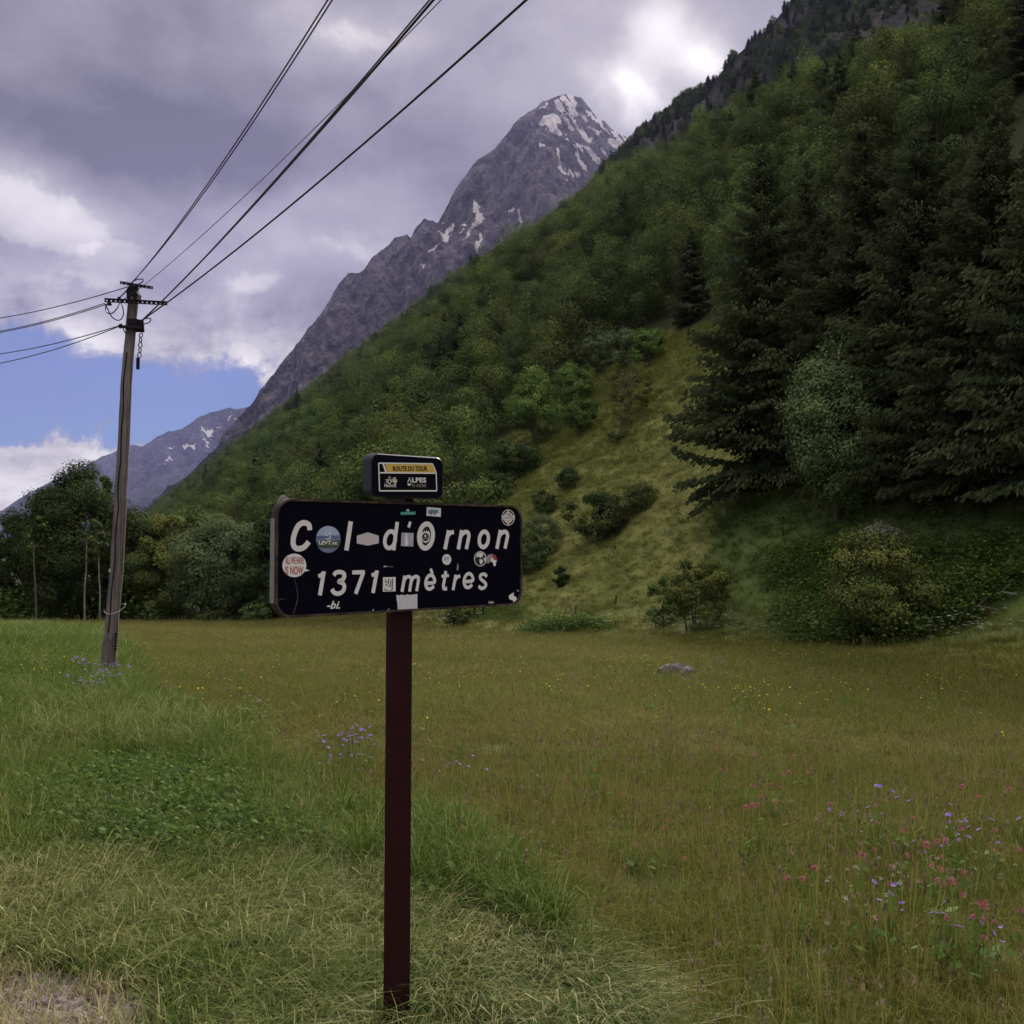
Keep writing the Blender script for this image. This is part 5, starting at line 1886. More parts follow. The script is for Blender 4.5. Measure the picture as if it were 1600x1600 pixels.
_C = [pw(226, 445, 0.04), pw(209, 457, 0.16), pw(193, 468, 0.15)]
o_ = link('jumper_wire', np_mesh('jumper_wire', *tube(np.array(_C) - _C[0], [0.008] * 3, 5), [RUBBER]), None, _C[0])
tag(o_, 'thin jumper wire passing in front of the pointed pole cap', 'wire', 'wires on the utility pole')

# ------------------------------------------------------------------ grass, herbs and flowers
def grass_material(name, green, green2, straw, trans=0.28, pat=0.6):
    m = new_mat(name)
    t = attr('tint')
    s = attr('straw', 'INSTANCER')
    p = pos()
    n = noise_tex(p, pat, 5, 0.6)
    c = mixc(t, green, green2)
    c = mixc((s + (t - 0.5) * 0.7 + (n - 0.5) * 0.5).clamp(), c, scale_c(straw, t * 1.1 + 0.4))
    c = scale_c(c, n * 0.7 + 0.62)
    leafy(c, trans, 0.03)
    return m


GRASS = grass_material('grass_blade', (0.032, 0.070, 0.007), (0.140, 0.205, 0.026), (0.400, 0.345, 0.190))
MEADOW = grass_material('meadow_blade', (0.048, 0.070, 0.009), (0.195, 0.205, 0.032), (0.270, 0.205, 0.080), pat=0.12)
SLOPEG = grass_material('slope_blade', (0.090, 0.122, 0.021), (0.235, 0.258, 0.060), (0.315, 0.290, 0.115), pat=0.10)
HERB = leaf_material('herb_leaf', (0.026, 0.062, 0.009), (0.125, 0.190, 0.035), trans=0.4, rnd=0.4)


def blades(seed, n, spread, hmin, hmax, w, lean, curl, segs=3, dirs=None):
    g = np.random.default_rng(seed)
    a = g.uniform(0, 2 * math.pi, n)
    rr = spread * np.sqrt(g.uniform(0, 1, n))
    bx, by = rr * np.cos(a), rr * np.sin(a)
    az = a + g.normal(size=n) * 0.9 if dirs is None else dirs + g.normal(size=n) * 0.55
    L = g.uniform(hmin, hmax, n)
    ln = np.clip(lean + g.normal(size=n) * 0.22, 0.03, 1.45)
    cu = curl * g.uniform(0.3, 1.5, n)
    W = w * g.uniform(0.6, 1.3, n)
    twist = az + math.pi / 2 + g.normal(size=n) * 0.5
    V = np.zeros((n, 2 * segs + 1, 3))
    x, y, z = bx.copy(), by.copy(), np.full(n, -0.02)
    ang = ln.copy()
    for s in range(segs):
        f = 1.0 - (s / segs) ** 1.6 * 0.75
        V[:, 2 * s, 0] = x - np.cos(twist) * W * f / 2
        V[:, 2 * s, 1] = y - np.sin(twist) * W * f / 2
        V[:, 2 * s, 2] = z
        V[:, 2 * s + 1, 0] = x + np.cos(twist) * W * f / 2
        V[:, 2 * s + 1, 1] = y + np.sin(twist) * W * f / 2
        V[:, 2 * s + 1, 2] = z
        x = x + np.sin(ang) * np.cos(az) * L / segs
        y = y + np.sin(ang) * np.sin(az) * L / segs
        z = np.maximum(z + np.cos(ang) * L / segs, 0.012 + g.uniform(0, 0.03, n))
        ang = ang + cu / segs * (1 + s)
    V[:, 2 * segs] = np.stack([x, y, z], 1)
    k = 2 * segs + 1
    o = (np.arange(n) * k)[:, None]
    Q = np.concatenate([o + np.array([[2 * s, 2 * s + 1, 2 * s + 3, 2 * s + 2]]) for s in range(segs - 1)])
    T = o + np.array([[2 * segs - 2, 2 * segs - 1, 2 * segs]])
    tint = np.repeat(np.clip(g.normal(0.5, 0.24, n), 0, 1), k)
    return V.reshape(-1, 3), [Q, T], tint


def blade_mesh(name, mat, *a, **k):
    V, F, t = blades(*a, **k)
    return np_mesh(name, V, F, [mat], attrs={'tint': t})


def seed_stalks(seed, n, spread, h0, h1, mat_i, headw, headl):
    """thin stems with loose seed heads (material 1)"""
    g = np.random.default_rng(seed)
    V, Q, T, mi = [], [], [], []
    for _ in range(n):
        b = g.normal(size=2) * spread
        d = g.normal(size=2) * 0.10
        h = g.uniform(h0, h1)
        p0 = np.array([b[0], b[1], 0])
        p1 = p0 + np.array([d[0] * h, d[1] * h, h])
        a = g.uniform(0, 3.14)
        s = np.array([math.cos(a), math.sin(a), 0]) * 0.0022
        o = len(V)
        V += [p0 - s, p0 + s, p1 + s, p1 - s]
        Q.append((o, o + 1, o + 2, o + 3))
        mi.append(0)
        T += [0.5] * 4
        for k in range(6):
            f = k / 6
            c = p1 - np.array([0, 0, headl * f]) + g.normal(size=3) * headw * 0.5 * (0.5 + f)
            u = g.normal(size=3) * headw * 0.45
            v = np.array([0, 0, headl * 0.16]) + g.normal(size=3) * headw * 0.2
            o = len(V)
            V += [c - u - v, c + u - v * 0.6, c + u + v, c - u + v * 0.8]
            Q.append((o, o + 1, o + 2, o + 3))
            T += [g.uniform()] * 4
            mi.append(1)
    return np_mesh('seed_stalks', np.array(V), np.array(Q), [MEADOW, SEED], midx=mi, attrs={'tint': np.array(T)})


def petal_material(name, c1, c2):
    m = new_mat(name)
    leafy(mixc(attr('tint'), c1, c2), 0.35, 0.02)
    return m


SEED = petal_material('seed_head', (0.110, 0.085, 0.055), (0.220, 0.170, 0.110))
PINK = petal_material('pink_petal', (0.26, 0.040, 0.085), (0.50, 0.15, 0.22))
VIOLET = petal_material('violet_petal', (0.19, 0.11, 0.38), (0.40, 0.28, 0.60))
CREAM = petal_material('white_petal', (0.50, 0.50, 0.44), (0.80, 0.79, 0.72))
BUTTER = petal_material('yellow_petal', (0.55, 0.40, 0.02), (0.80, 0.62, 0.06))


def flower(seed, n, spread, h0, h1, mat, kind, size):
    g = np.random.default_rng(seed)
    V, Q, T, mi = [], [], [], []

    def quad(a, b, c, d, m, t):
        o = len(V)
        V.extend([a, b, c, d])
        Q.append((o, o + 1, o + 2, o + 3))
        T.extend([t] * 4)
        mi.append(m)
    for _ in range(n):
        b = np.array([*(g.normal(size=2) * spread), 0.0])
        h = g.uniform(h0, h1)
        p = b + np.array([g.normal() * 0.12 * h, g.normal() * 0.12 * h, h])
        a = g.uniform(0, 3.14)
        s = np.array([math.cos(a), math.sin(a), 0]) * 0.0025
        quad(b - s, b + s, p + s, p - s, 0, 0.4)
        for _l in range(3):
            c = b + (p - b) * g.uniform(0.2, 0.75)
            u = np.array([g.normal(), g.normal(), 0.9]) * 0.022
            v = np.array([-u[1], u[0], 0]) * 0.4
            quad(c, c + u * 0.5 + v, c + u, c + u * 0.5 - v, 0, g.uniform(0.2, 0.8))
        if kind == 'spike':                      # upright cone of small florets
            for k in range(14):
                f = k / 14
                r = size * 0.34 * math.sin(math.pi * (0.15 + 0.8 * f))
                an = k * 2.4
                c = p + np.array([math.cos(an) * r, math.sin(an) * r, (f - 0.4) * size * 1.0])
                u = np.array([math.cos(an), math.sin(an), 0.5]) * size * 0.50
                v = np.array([-math.sin(an), math.cos(an), 0.2]) * size * 0.30
                quad(c - v, c + u * 0.4 - v * 0.2, c + u, c + v, 1, g.uniform())
        elif kind == 'umbel':                    # flat head of many tiny flowers
            for k in range(22):
                an = k * 2.4
                r = size * math.sqrt(k / 22)
                c = p + np.array([math.cos(an) * r, math.sin(an) * r, 0.25 * size * (1 - (r / size) ** 2) + g.normal() * 0.004])
                u = np.array([math.cos(an), math.sin(an), g.normal() * 0.2]) * size * 0.15
                v = np.array([-math.sin(an), math.cos(an), g.normal() * 0.2]) * size * 0.15
                quad(c - u, c - v, c + u, c + v, 1, g.uniform())
        else:                                    # five-petalled open flower
            tl = g.normal(size=2) * 0.5
            nrm = np.array([tl[0], tl[1] - 0.5, 1.0])
            nrm /= np.linalg.norm(nrm)
            e1 = np.cross(nrm, [0, 1, 0.2])
            e1 /= np.linalg.norm(e1)
            e2 = np.cross(nrm, e1)
            for k in range(5):
                an = k * 2 * math.pi / 5
                d = e1 * math.cos(an) + e2 * math.sin(an)
                q = -e1 * math.sin(an) + e2 * math.cos(an)
                quad(p, p + d * size * 0.6 - q * size * 0.42 + nrm * size * 0.2, p + d * size + nrm * size * 0.25, p + d * size * 0.6 + q * size * 0.42 + nrm * size * 0.2, 1, g.uniform())
    return np_mesh('flower', np.array(V), np.array(Q), [HERB, mat], midx=mi, attrs={'tint': np.array(T)})


# where things grow, measured on the ground
GRAVEL = [(-300, 1520), (0, 1515), (100, 1520), (230, 1560), (220, 1600), (160, 1800), (-300, 1900)]
BROADLEAF = [(20, 1250), (110, 1210), (200, 1192), (330, 1205), (390, 1250), (440, 1330), (420, 1360), (200, 1345), (60, 1310)]
LUSH = [(-900, 975), (150, 986), (158, 1060), (110, 1100), (-900, 1120)]
FLATG = [(646, 1470), (700, 1400), (790, 1440), (960, 1535), (1010, 1610), (1100, 1850), (640, 1850)]
TUSSOCK = [(640, 1290), (700, 1300), (830, 1400), (900, 1480), (940, 1520), (800, 1450), (650, 1420)]
DRY = [(-900, 1350), (100, 1340), (330, 1320), (520, 1340), (640, 1400), (640, 1900), (-900, 1900)]


def sprinkle(y0, y1, per_m2, g, xpad=0.7):
    n = int((y1 ** 2 - y0 ** 2) * 0.5 * 1.0 * (1 + 2 * xpad * 0.1) * per_m2)
    y = np.sqrt(g.uniform(y0 ** 2, y1 ** 2, n))
    n2 = int(n * min(1.0, 4.0 / (0.54 * (y0 + y1)) * 0.8))
    x = g.uniform(-0.54, 0.54, n) * (y + xpad)
    # a margin on both sides, for a view from a step aside
    y2 = g.uniform(y0, y1, n2)
    e = 0.54 * (y2 + xpad)
    x2 = np.where(g.uniform(size=n2) < 0.4, -e - g.uniform(0, 1.4, n2), e + g.uniform(0, 2.2, n2))
    return np.concatenate([x, x2]), np.concatenate([y, y2])


def build_grass():
    g = np.random.default_rng(19)
    P_short = [blade_mesh('short_grass_%d' % i, GRASS, 300 + i, 34, 0.085, 0.07, 0.17, 0.0042, 0.55, 0.7) for i in range(5)]
    P_long = [blade_mesh('long_grass_%d' % i, GRASS, 310 + i, 30, 0.075, 0.20, 0.42, 0.0052, 0.22, 1.1, segs=4) for i in range(5)]
    P_flat = [blade_mesh('flat_grass_%d' % i, GRASS, 320 + i, 34, 0.11, 0.22, 0.42, 0.0048, 0.95, 0.9, segs=4, dirs=-0.5) for i in range(5)]
    P_mead = [blade_mesh('meadow_grass_%d' % i, MEADOW, 330 + i, 48, 0.085, 0.07, 0.21, 0.0030, 0.30, 1.1) for i in range(5)]
    P_stalk = [seed_stalks(340 + i, 4, 0.10, 0.20, 0.40, 0, 0.006, 0.055) for i in range(4)]
    P_slope = [blade_mesh('slope_grass_%d' % i, SLOPEG, 350 + i, 40, 0.085, 0.09, 0.26, 0.0044, 0.30, 1.0) for i in range(4)]
    protos = P_short + P_long + P_flat + P_mead + P_stalk + P_slope
    SHORT, LONG, FLAT, MEAD, STALK, SLOPE = 0, 5, 10, 15, 20, 24
    out = []

    def add(x, y, kind, n, s, straw, tilt=0.0, zs=None, az=None):
        z = land_z(x, y)
        rot = np.zeros((len(x), 3))
        rot[:, 2] = az if az is not None else g.uniform(0, 6.28, len(x))
        rot[:, 0] = g.normal(size=len(x)) * 0.08
        sc = np.stack([s, s, s * (zs if zs is not None else 1.0)], 1)
        out.append((np.stack([x, y, z], 1), rot, sc, kind + g.integers(0, n, len(x)), np.broadcast_to(straw, (len(x),))))

    def pix(x, y):
        return to_px(x, y, land_z(x, y))
    # --- near ground, y < 9
    x, y = sprinkle(1.6, 9.0, 330, g)
    px, py = pix(x, y)
    patch = wave(x, y, 1.6, 51)
    ver = inside(VERGE, px + 14 * patch, py + 10 * wave(x, y, 3.0, 52))
    grav = inside(GRAVEL, px + 20 * patch, py)
    broad = inside(BROADLEAF, px + 14 * patch, py)
    flatg = inside(FLATG, px, py)
    dry = inside(DRY, px + 30 * patch, py + 20 * wave(x, y, 2.5, 53))
    u = g.uniform(size=len(x))
    # sparse straw on the gravel
    k = grav & (u < 0.50)
    add(x[k], y[k], SHORT, 5, g.uniform(0.5, 1.0, k.sum()), 0.85)
    # dry trodden grass
    k = ver & dry & ~grav & ~flatg
    a = k & (u < 0.42)
    add(x[a], y[a], SHORT, 5, g.uniform(0.7, 1.5, a.sum()), np.clip(0.26 + 0.34 * patch[a] + g.normal(size=a.sum()) * 0.18, 0, 1))
    b = k & (u >= 0.42) & (u < 0.92)
    azf = -0.4 + 0.9 * wave(x[b], y[b], 1.3, 57)
    add(x[b], y[b], FLAT, 5, g.uniform(0.6, 1.15, b.sum()), np.clip(0.22 + 0.3 * patch[b] + g.normal(size=b.sum()) * 0.2, 0, 1), az=azf)
    # green verge
    k = ver & ~dry & ~broad & ~flatg
    a = k & (u < 0.34)
    add(x[a], y[a], LONG, 5, g.uniform(0.55, 1.05, a.sum()), np.clip(0.02 + 0.20 * patch[a] + g.normal(size=a.sum()) * 0.12, 0, 1))
    a = k & (u >= 0.34) & (u < 0.6)
    add(x[a], y[a], SHORT, 5, g.uniform(0.9, 1.6, a.sum()), np.clip(0.15 + 0.25 * patch[a] + g.normal(size=a.sum()) * 0.15, 0, 1))
    a = k & (u > 0.975)
    add(x[a], y[a], STALK, 4, g.uniform(0.7, 1.0, a.sum()), 0.3)
    k = broad & ver & (u < 0.30)
    add(x[k], y[k], LONG, 5, g.uniform(0.4, 0.8, k.sum()), 0.15)
    # laid grass beside the post
    k = flatg & (u < 0.85)
    add(x[k], y[k], FLAT, 5, g.uniform(0.7, 1.15, k.sum()), np.clip(0.34 + 0.3 * patch[k] + g.normal(size=k.sum()) * 0.2, 0, 1), az=-0.35 + 0.8 * wave(x[k], y[k], 1.1, 58))
    tus = inside(TUSSOCK, px, py) & (u < 0.5)
    add(x[tus], y[tus], LONG, 5, g.uniform(0.8, 1.15, tus.sum()), 0.0)
    # meadow
    k = ~ver & ~flatg
    a = k & (u < 0.56)
    add(x[a], y[a], MEAD, 5, g.uniform(0.65, 1.15, a.sum()), np.clip(0.13 + 0.34 * patch[a] + g.normal(size=a.sum()) * 0.2, 0, 1))
    a = k & (u >= 0.56) & (u < 0.60)
    add(x[a], y[a], LONG, 5, g.uniform(0.5, 0.8, a.sum()), 0.1)
    a = k & (u > 0.93)
    add(x[a], y[a], STALK, 4, g.uniform(0.65, 1.05, a.sum()), 0.4)
    # --- middle distance
    for y0, y1, dens, sc in ((9, 18, 62, 1.7), (18, 34, 24, 2.3), (34, 62, 8.0, 3.4), (62, 100, 3.0, 4.6)):
        x, y = sprinkle(y0, y1, dens, g)
        px, py = pix(x, y)
        z = land_z(x, y)
        flat_ = (z - meadow_z(x, y) < 1.2)
        patch = wave(x, y, 0.55, 61) * 0.6 + wave(x, y, 0.15, 62) * 0.7
        ver = inside(VERGE, px + 8 * patch, py + 4 * patch)
        lush_or_shade = inside(LUSH, px, py)
        u = g.uniform(size=len(x))
        hz = 0.95 / sc ** 0.62
        k = ver & flat_ & (u < 0.8)
        st = np.where(lush_or_shade[k], 0.0, 0.10 + 0.2 * patch[k])
        add(x[k], y[k], LONG, 5, sc * g.uniform(0.7, 1.1, k.sum()), np.clip(st + g.normal(size=k.sum()) * 0.08, 0, 1), zs=hz)
        k = ~ver & flat_ & (u < 0.75)
        add(x[k], y[k], MEAD, 5, sc * g.uniform(0.7, 1.2, k.sum()), np.clip(0.17 + 0.38 * patch[k] + g.normal(size=k.sum()) * 0.12, 0, 1), zs=hz)
        k = ~ver & flat_ & (u > 0.93)
        add(x[k], y[k], STALK, 4, sc * 0.75 * g.uniform(0.7, 1.1, k.sum()), 0.4, zs=hz * 1.15)
    # --- grass on the slope
    y = g.uniform(26, 96, 40000)
    x = g.uniform(-0.2, 0.62, len(y)) * y
    px, py = pix(x, y)
    k = (inside(SLOPE_GRASS, px, py) | inside(WOOD_EDGE, px, py)) & (land_z(x, y) - meadow_z(x, y) > 1.0) & (px < 1640) & (g.uniform(size=len(y)) < (y / 80) ** 0.5)
    x, y, px, py = x[k], y[k], px[k], py[k]
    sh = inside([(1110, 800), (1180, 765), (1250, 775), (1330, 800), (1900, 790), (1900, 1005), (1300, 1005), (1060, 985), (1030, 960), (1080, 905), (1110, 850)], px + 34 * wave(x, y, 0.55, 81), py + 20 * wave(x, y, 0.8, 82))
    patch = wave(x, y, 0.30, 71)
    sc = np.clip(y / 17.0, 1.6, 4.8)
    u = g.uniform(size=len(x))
    a = sh  # darker grass on the bank stands in for the spruces' shade
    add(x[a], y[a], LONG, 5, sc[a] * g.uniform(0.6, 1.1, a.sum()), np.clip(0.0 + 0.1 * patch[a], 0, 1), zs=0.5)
    a = ~sh & (u < 0.95)
    add(x[a], y[a], SLOPE, 4, sc[a] * g.uniform(0.7, 1.2, a.sum()), np.clip(0.06 + 0.30 * patch[a] + g.normal(size=a.sum()) * 0.14, 0, 1), zs=0.45)
    P = np.concatenate([o[0] for o in out])
    rot = np.concatenate([o[1] for o in out])
    sc = np.concatenate([o[2] for o in out])
    idx = np.concatenate([o[3] for o in out])
    st = np.concatenate([o[4] for o in out])
    # nothing grows through the post or the pole
    d = np.hypot(P[:, 0] - SIGN_BASE.x, P[:, 1] - SIGN_BASE.y)
    near = d > 0.055
    sc[(d < 0.30) & (P[:, 1] < SIGN_BASE.y + 0.12)] *= 0.55
    P, rot, sc, idx, st = P[near], rot[near], sc[near], idx[near], st[near]
    print('grass tufts', len(P))
    scatter('grass', P, rot, sc, idx, protos, 'tall meadow grass, trodden dry verge grass and seed stalks', st)


build_grass()


def herb_plant(seed, n, spread, h, size):
    g = np.random.default_rng(seed)
    C = np.stack([g.normal(size=n) * spread, g.normal(size=n) * spread, g.uniform(0.25, 1.0, n) * h], 1)
    N = np.stack([g.normal(size=n) * 0.5, g.normal(size=n) * 0.5 - 0.25, np.ones(n)], 1)
    s = size * g.uniform(0.6, 1.3, n)
    V, F, t = quads(C, N, s, s * 0.72, g, np.clip(g.normal(0.5, 0.25, n), 0, 1), 0.15)
    return np_mesh('herb', V, F, [HERB], attrs={'tint': t})


def build_herbs():
    g = np.random.default_rng(23)
    protos = [herb_plant(400 + i, 56, 0.11, 0.06 + 0.035 * i, 0.022 + 0.004 * i) for i in range(4)] + [herb_plant(410 + i, 110, 0.32, 0.20 + 0.12 * i, 0.075) for i in range(4)]
    # low broad-leaved plants on the verge
    x, y = sprinkle(2.5, 9.0, 150, g)
    px, py = to_px(x, y, land_z(x, y))
    n = wave(x, y, 2.4, 91)
    u = g.uniform(size=len(x))
    k = (inside(BROADLEAF, px + 40 * n, py + 16 * n) & (u < 0.75) & (wave(x, y, 5.0, 95) > -0.45)) | (inside(VERGE, px, py) & ~inside(DRY, px, py) & (u < 0.05) & (n > 0.1))
    P1 = np.stack([x[k], y[k], land_z(x[k], y[k])], 1)
    s1 = g.uniform(0.8, 1.35, k.sum())
    i1 = g.integers(0, 4, k.sum())
    # rank undergrowth along the foot of the shaded bank
    y = g.uniform(26, 62, 15000)
    x = g.uniform(-0.06, 0.62, len(y)) * y
    z = land_z(x, y)
    px, py = to_px(x, y, z)
    bank = inside([(830, 992), (900, 968), (1010, 945), (1120, 865), (1220, 872), (1300, 852), (1420, 862), (1640, 842), (1640, 1008), (1300, 1008), (1000, 996)], px, py)
    bank2 = inside([(1140, 775), (1330, 795), (1640, 800), (1640, 845), (1300, 845), (1120, 830)], px, py) & (g.uniform(size=len(y)) < 0.12)
    fl = inside([(420, 985), (420, 950), (800, 950), (830, 990)], px, py) & (z - meadow_z(x, y) > 0.4) & (g.uniform(size=len(y)) < 0.3)
    k = (bank & (wave(x, y, 0.35, 93) + 0.5 * wave(x, y, 1.1, 94) > 0.0) & (g.uniform(size=len(y)) < 0.9)) | bank2 | fl
    P2 = np.stack([x[k], y[k], z[k]], 1)
    s2 = g.uniform(0.7, 1.6, k.sum())
    i2 = 4 + g.integers(0, 4, k.sum())
    # understory at the feet of the left belt and the wood edge
    y3 = g.uniform(68, 100, 1500)
    x3 = g.uniform(-0.56, -0.12, 1500) * y3
    px, py = to_px(x3, y3, land_z(x3, y3))
    P3 = np.stack([x3, y3, land_z(x3, y3)], 1)[py < 971]
    s3 = g.uniform(1.8, 4.6, len(P3))
    i3 = 4 + g.integers(0, 4, len(P3))
    P = np.concatenate([P1, P2, P3])
    s = np.concatenate([s1, s2, s3])
    rot = np.zeros((len(P), 3))
    rot[:, 2] = g.uniform(0, 6.28, len(P))
    scatter('undergrowth', P, rot, s, np.concatenate([i1, i2, i3]), protos, 'low broad-leaved plants on the verge and along the shaded bank')


build_herbs()


def build_flowers():
    g = np.random.default_rng(29)
    protos = [flower(600, 2, 0.06, 0.20, 0.32, PINK, 'spike', 0.017), flower(601, 1, 0.05, 0.22, 0.33, PINK, 'spike', 0.021),
              flower(602, 5, 0.10, 0.26, 0.40, VIOLET, 'open', 0.015), flower(603, 4, 0.08, 0.24, 0.38, VIOLET, 'open', 0.016),
              flower(604, 4, 0.10, 0.22, 0.36, CREAM, 'umbel', 0.013), flower(605, 3, 0.10, 0.20, 0.34, BUTTER, 'open', 0.009),
              flower(606, 3, 0.22, 0.55, 0.95, CREAM, 'umbel', 0.065)]
    PK, VI, WH, YE, UM = (0, 2), (2, 2), (4, 1), (5, 1), (6, 1)
    pts = []

    def patch(px, py, sx, sy, n, kind, sc=1.0):
        for _ in range(int(n * (0.55 if kind[0] == 0 else 1.0) + 0.5)):
            a = px + g.normal() * sx
            b = min(py + g.normal() * sy, 1640)
            p = ground_at(a, max(b, 990)) if b > 980 else ground_at(a, b)
            pts.append((p, kind[0] + int(g.integers(0, kind[1])), sc * g.uniform(0.75, 1.2)))
    # clovers and sainfoin in the right foreground
    for a in ((1480, 1420, 45, 45, 26), (1400, 1460, 40, 30, 14), (1245, 1480, 16, 10, 6), (1040, 1385, 14, 10, 4), (1090, 1425, 5, 4, 2), (1180, 1350, 30, 25, 10),
              (1340, 1300, 90, 50, 14), (1500, 1520, 60, 25, 14), (740, 1210, 40, 14, 9), (890, 1215, 60, 20, 9), (1560, 1330, 60, 40, 8), (940, 1330, 70, 40, 6), (1180, 1230, 150, 40, 14)):
        patch(*a, PK)
    for a in ((400, 1120, 120, 18, 26), (760, 1120, 200, 40, 40), (1300, 1150, 160, 40, 20)):
        patch(*a, PK, 0.8)
    # cranesbills
    patch(540, 1225, 20, 8, 12, VI, 1.0)
    patch(152, 1092, 18, 9, 13, VI, 1.25)
    patch(185, 1085, 12, 8, 5, VI, 1.2)
    patch(1385, 1360, 18, 12, 4, VI, 0.9)
    patch(1500, 1375, 22, 12, 5, VI, 0.9)
    patch(1440, 1540, 120, 30, 4, VI, 0.8)
    patch(690, 1245, 30, 10, 3, VI, 0.8)
    # small white and yellow ones
    patch(405, 1138, 22, 8, 16, WH, 1.0)
    patch(50, 1010, 40, 6, 30, WH, 1.5)
    patch(800, 1060, 260, 30, 60, WH, 0.9)
    patch(1450, 1400, 120, 60, 10, WH, 0.8)
    patch(1100, 1055, 30, 8, 12, VI, 0.7)
    patch(330, 1060, 90, 26, 26, WH, 1.0)
    patch(50, 1075, 40, 14, 14, YE, 1.3)
    patch(800, 1060, 380, 40, 120, YE, 1.3)
    patch(1250, 1080, 260, 50, 90, YE, 1.2)
    # cow parsley along the foot of the bank
    for _ in range(75):
        a = g.uniform(860, 1600)
        b = np.interp(a, [860, 1000, 1300, 1600], [985, 995, 1004, 1010]) + g.normal() * 5
        pts.append((ground_at(a, b), 6, g.uniform(0.5, 1.0)))
    for _ in range(70):
        a = g.uniform(640, 900)
        b = np.interp(a, [640, 700, 800, 900], [985, 980, 905, 860]) + g.normal() * 9
        pts.append((ground_at(a, b), 6, g.uniform(0.45, 0.9)))
    P = np.array([list(p[0]) for p in pts])
    rot = np.zeros((len(P), 3))
    rot[:, 2] = g.uniform(0, 6.28, len(P))
    scatter('wildflowers', P, rot, np.array([p[2] for p in pts]), np.array([p[1] for p in pts]), protos,
            'pink, violet, white and yellow wildflowers dotted through the meadow')


build_flowers()


# ------------------------------------------------------------------ stones, branches, small posts
STONE = new_mat('grey_stone')
_n = noise_tex(objco(), 7.0, 8, 0.7)
principled(mixc(smooth(_n, 0.3, 0.7), (0.07, 0.062, 0.066), (0.27, 0.245, 0.255)), 0.95, normal=bump(_n, 0.8, 0.05), spec=0.1)


PEBBLE = new_mat('pebble')
principled(mixc(obj_random(), (0.11, 0.082, 0.082), (0.34, 0.29, 0.29)), 0.95, spec=0.1)


def rock_mesh(name, seed, sub=3):
    bm = bmesh.new()
    bmesh.ops.create_icosphere(bm, subdivisions=sub, radius=1.0)
    for v in bm.verts:
        n = mnoise.fractal(v.co * 1.3 + Vector((seed * 3.1, 0, 0)), 0.7, 2.1, 4)
        c = mnoise.cell(v.co * 1.7 + Vector((seed, 1, 2)))
        v.co *= 1.0 + 0.35 * n + 0.12 * c
    me = bpy.data.meshes.new(name)
    bm.to_mesh(me)
    bm.free()
    me.materials.append(STONE if sub > 1 else PEBBLE)
    return me


for px_, py_, w_, h_, lab_ in ((1056, 1056, 40, 17, 'pale grey boulder lying alone in the meadow right of the sign'),
                               (1080, 1054, 14, 7, 'small stone lying against the pale boulder in the meadow')):
    p_ = ground_at(px_, py_)
    o_ = link('boulder', rock_mesh('boulder', px_), None, p_)
    r_ = w_ / 1600 * p_.y / 2 * 1.1
    o_.scale = (r_, r_ * 0.8, h_ / 1600 * p_.y * 0.95)
    o_.location.z += 0.05
    tag(o_, lab_, 'boulder')

_g = np.random.default_rng(31)
STONES = [rock_mesh('pebble_%d' % i, i, 1) for i in range(4)]
_x = _g.uniform(-2.2, -0.7, 16000)
_y = _g.uniform(2.6, 4.2, 16000)
_px, _py = to_px(_x, _y, land_z(_x, _y))
_k = inside(GRAVEL, _px, _py)
_x, _y = _x[_k], _y[_k]
_s = _g.uniform(0.003, 0.012, len(_x)) * np.where(_g.uniform(size=len(_x)) < 0.04, 2.2, 1)
scatter('gravel', np.stack([_x, _y, land_z(_x, _y)], 1), _g.uniform(0, 6, (len(_x), 3)), _s, _g.integers(0, 4, len(_x)), STONES,
        'loose pinkish grey gravel at the edge of the road')

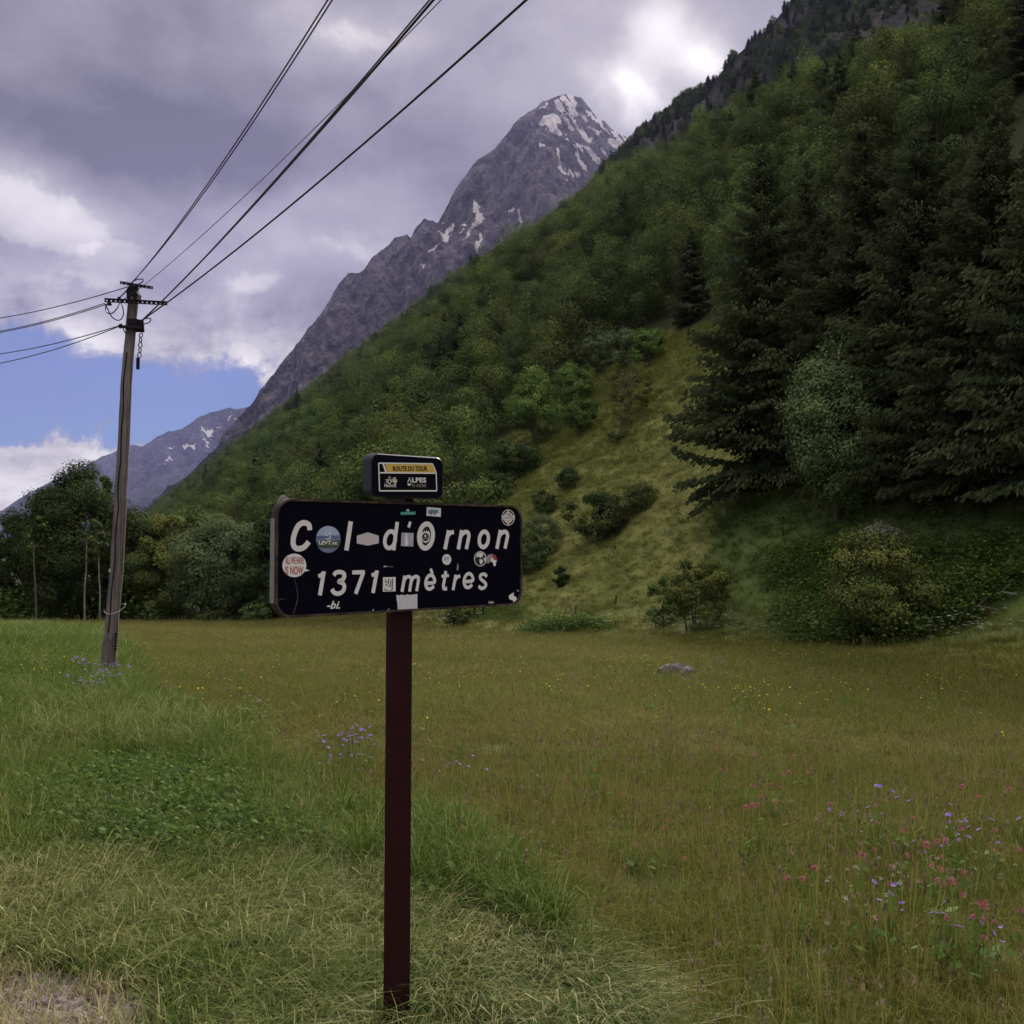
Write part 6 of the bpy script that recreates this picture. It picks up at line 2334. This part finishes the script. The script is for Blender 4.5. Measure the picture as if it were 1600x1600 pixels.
for a_, b_, lab_ in (((1590, 936), (1540, 950), 'bleached dead branch lying highest on the bank at the picture edge'),
                     ((1500, 962), (1558, 968), 'long pale dead branch lying along the foot of the bank'),
                     ((1470, 868), (1492, 850), 'short broken branch on the patch of red earth'),
                     ((1580, 874), (1584, 895), 'thin upright dead stick near the picture edge')):
    p_, q_ = ground_at(*a_), ground_at(*b_)
    q_.z += 0.25
    p_.z += 0.12
    m_ = (p_ + q_) / 2 + Vector((0, 0, 0.10))
    tw_ = tube(np.array([p_, m_, q_]) - np.array(p_), [0.035, 0.028, 0.012], 6)
    sd_ = tube(np.array([m_, m_ + Vector((0.25, -0.1, 0.3))]) - np.array(p_), [0.015, 0.006], 4)
    V_, F_, _t = join([tw_, sd_])
    o_ = link('dead_branch', np_mesh('dead_branch', V_, F_, [BARK_PALE]), None, p_)
    tag(o_, lab_, 'branch', 'dead branches on the bank')

for px_, b_, t_, lab_ in ((961, 945, 930, 'thin fence post at the edge of the green bank, tallest of three'),
                          (898, 961, 948, 'thin fence post nearest the sign'),
                          (960, 859, 852, 'short stubby post on the slope below the dark bushes')):
    p_, h_, _r = stand(px_, b_, t_)
    o_ = link('fence_post', np_mesh('fence_post', *tube([(0, 0, -0.2), (0.03, 0, h_ * 0.5), (0.05, 0, h_)], [0.045, 0.042, 0.038], 6), [BARK_DARK]), None, p_)
    tag(o_, lab_, 'fence post', 'small wooden posts on the slope')

# ------------------------------------------------------------------ haze in the valley air
hz_mat = new_mat('valley_air')
_v = E.tree.nodes.new('ShaderNodeVolumePrincipled')
_v.inputs['Color'].default_value = (0.50, 0.52, 1.0, 1)
_v.inputs['Density'].default_value = 0.000022
_v.inputs['Anisotropy'].default_value = 0.3
_o = E.tree.nodes.new('ShaderNodeOutputMaterial')
E.tree.links.new(_v.outputs[0], _o.inputs['Volume'])
_bx = [(x, y, z) for x in (-9000, 9000) for y in (-60, 11800) for z in (-700, 3200)]
_me = bpy.data.meshes.new('haze')
_me.from_pydata(_bx, [], [(0, 1, 3, 2), (4, 6, 7, 5), (0, 4, 5, 1), (2, 3, 7, 6), (0, 2, 6, 4), (1, 5, 7, 3)])
_me.materials.append(hz_mat)
haze = link('haze', _me)
tag(haze, 'thin blue haze in the valley air', kind='stuff')
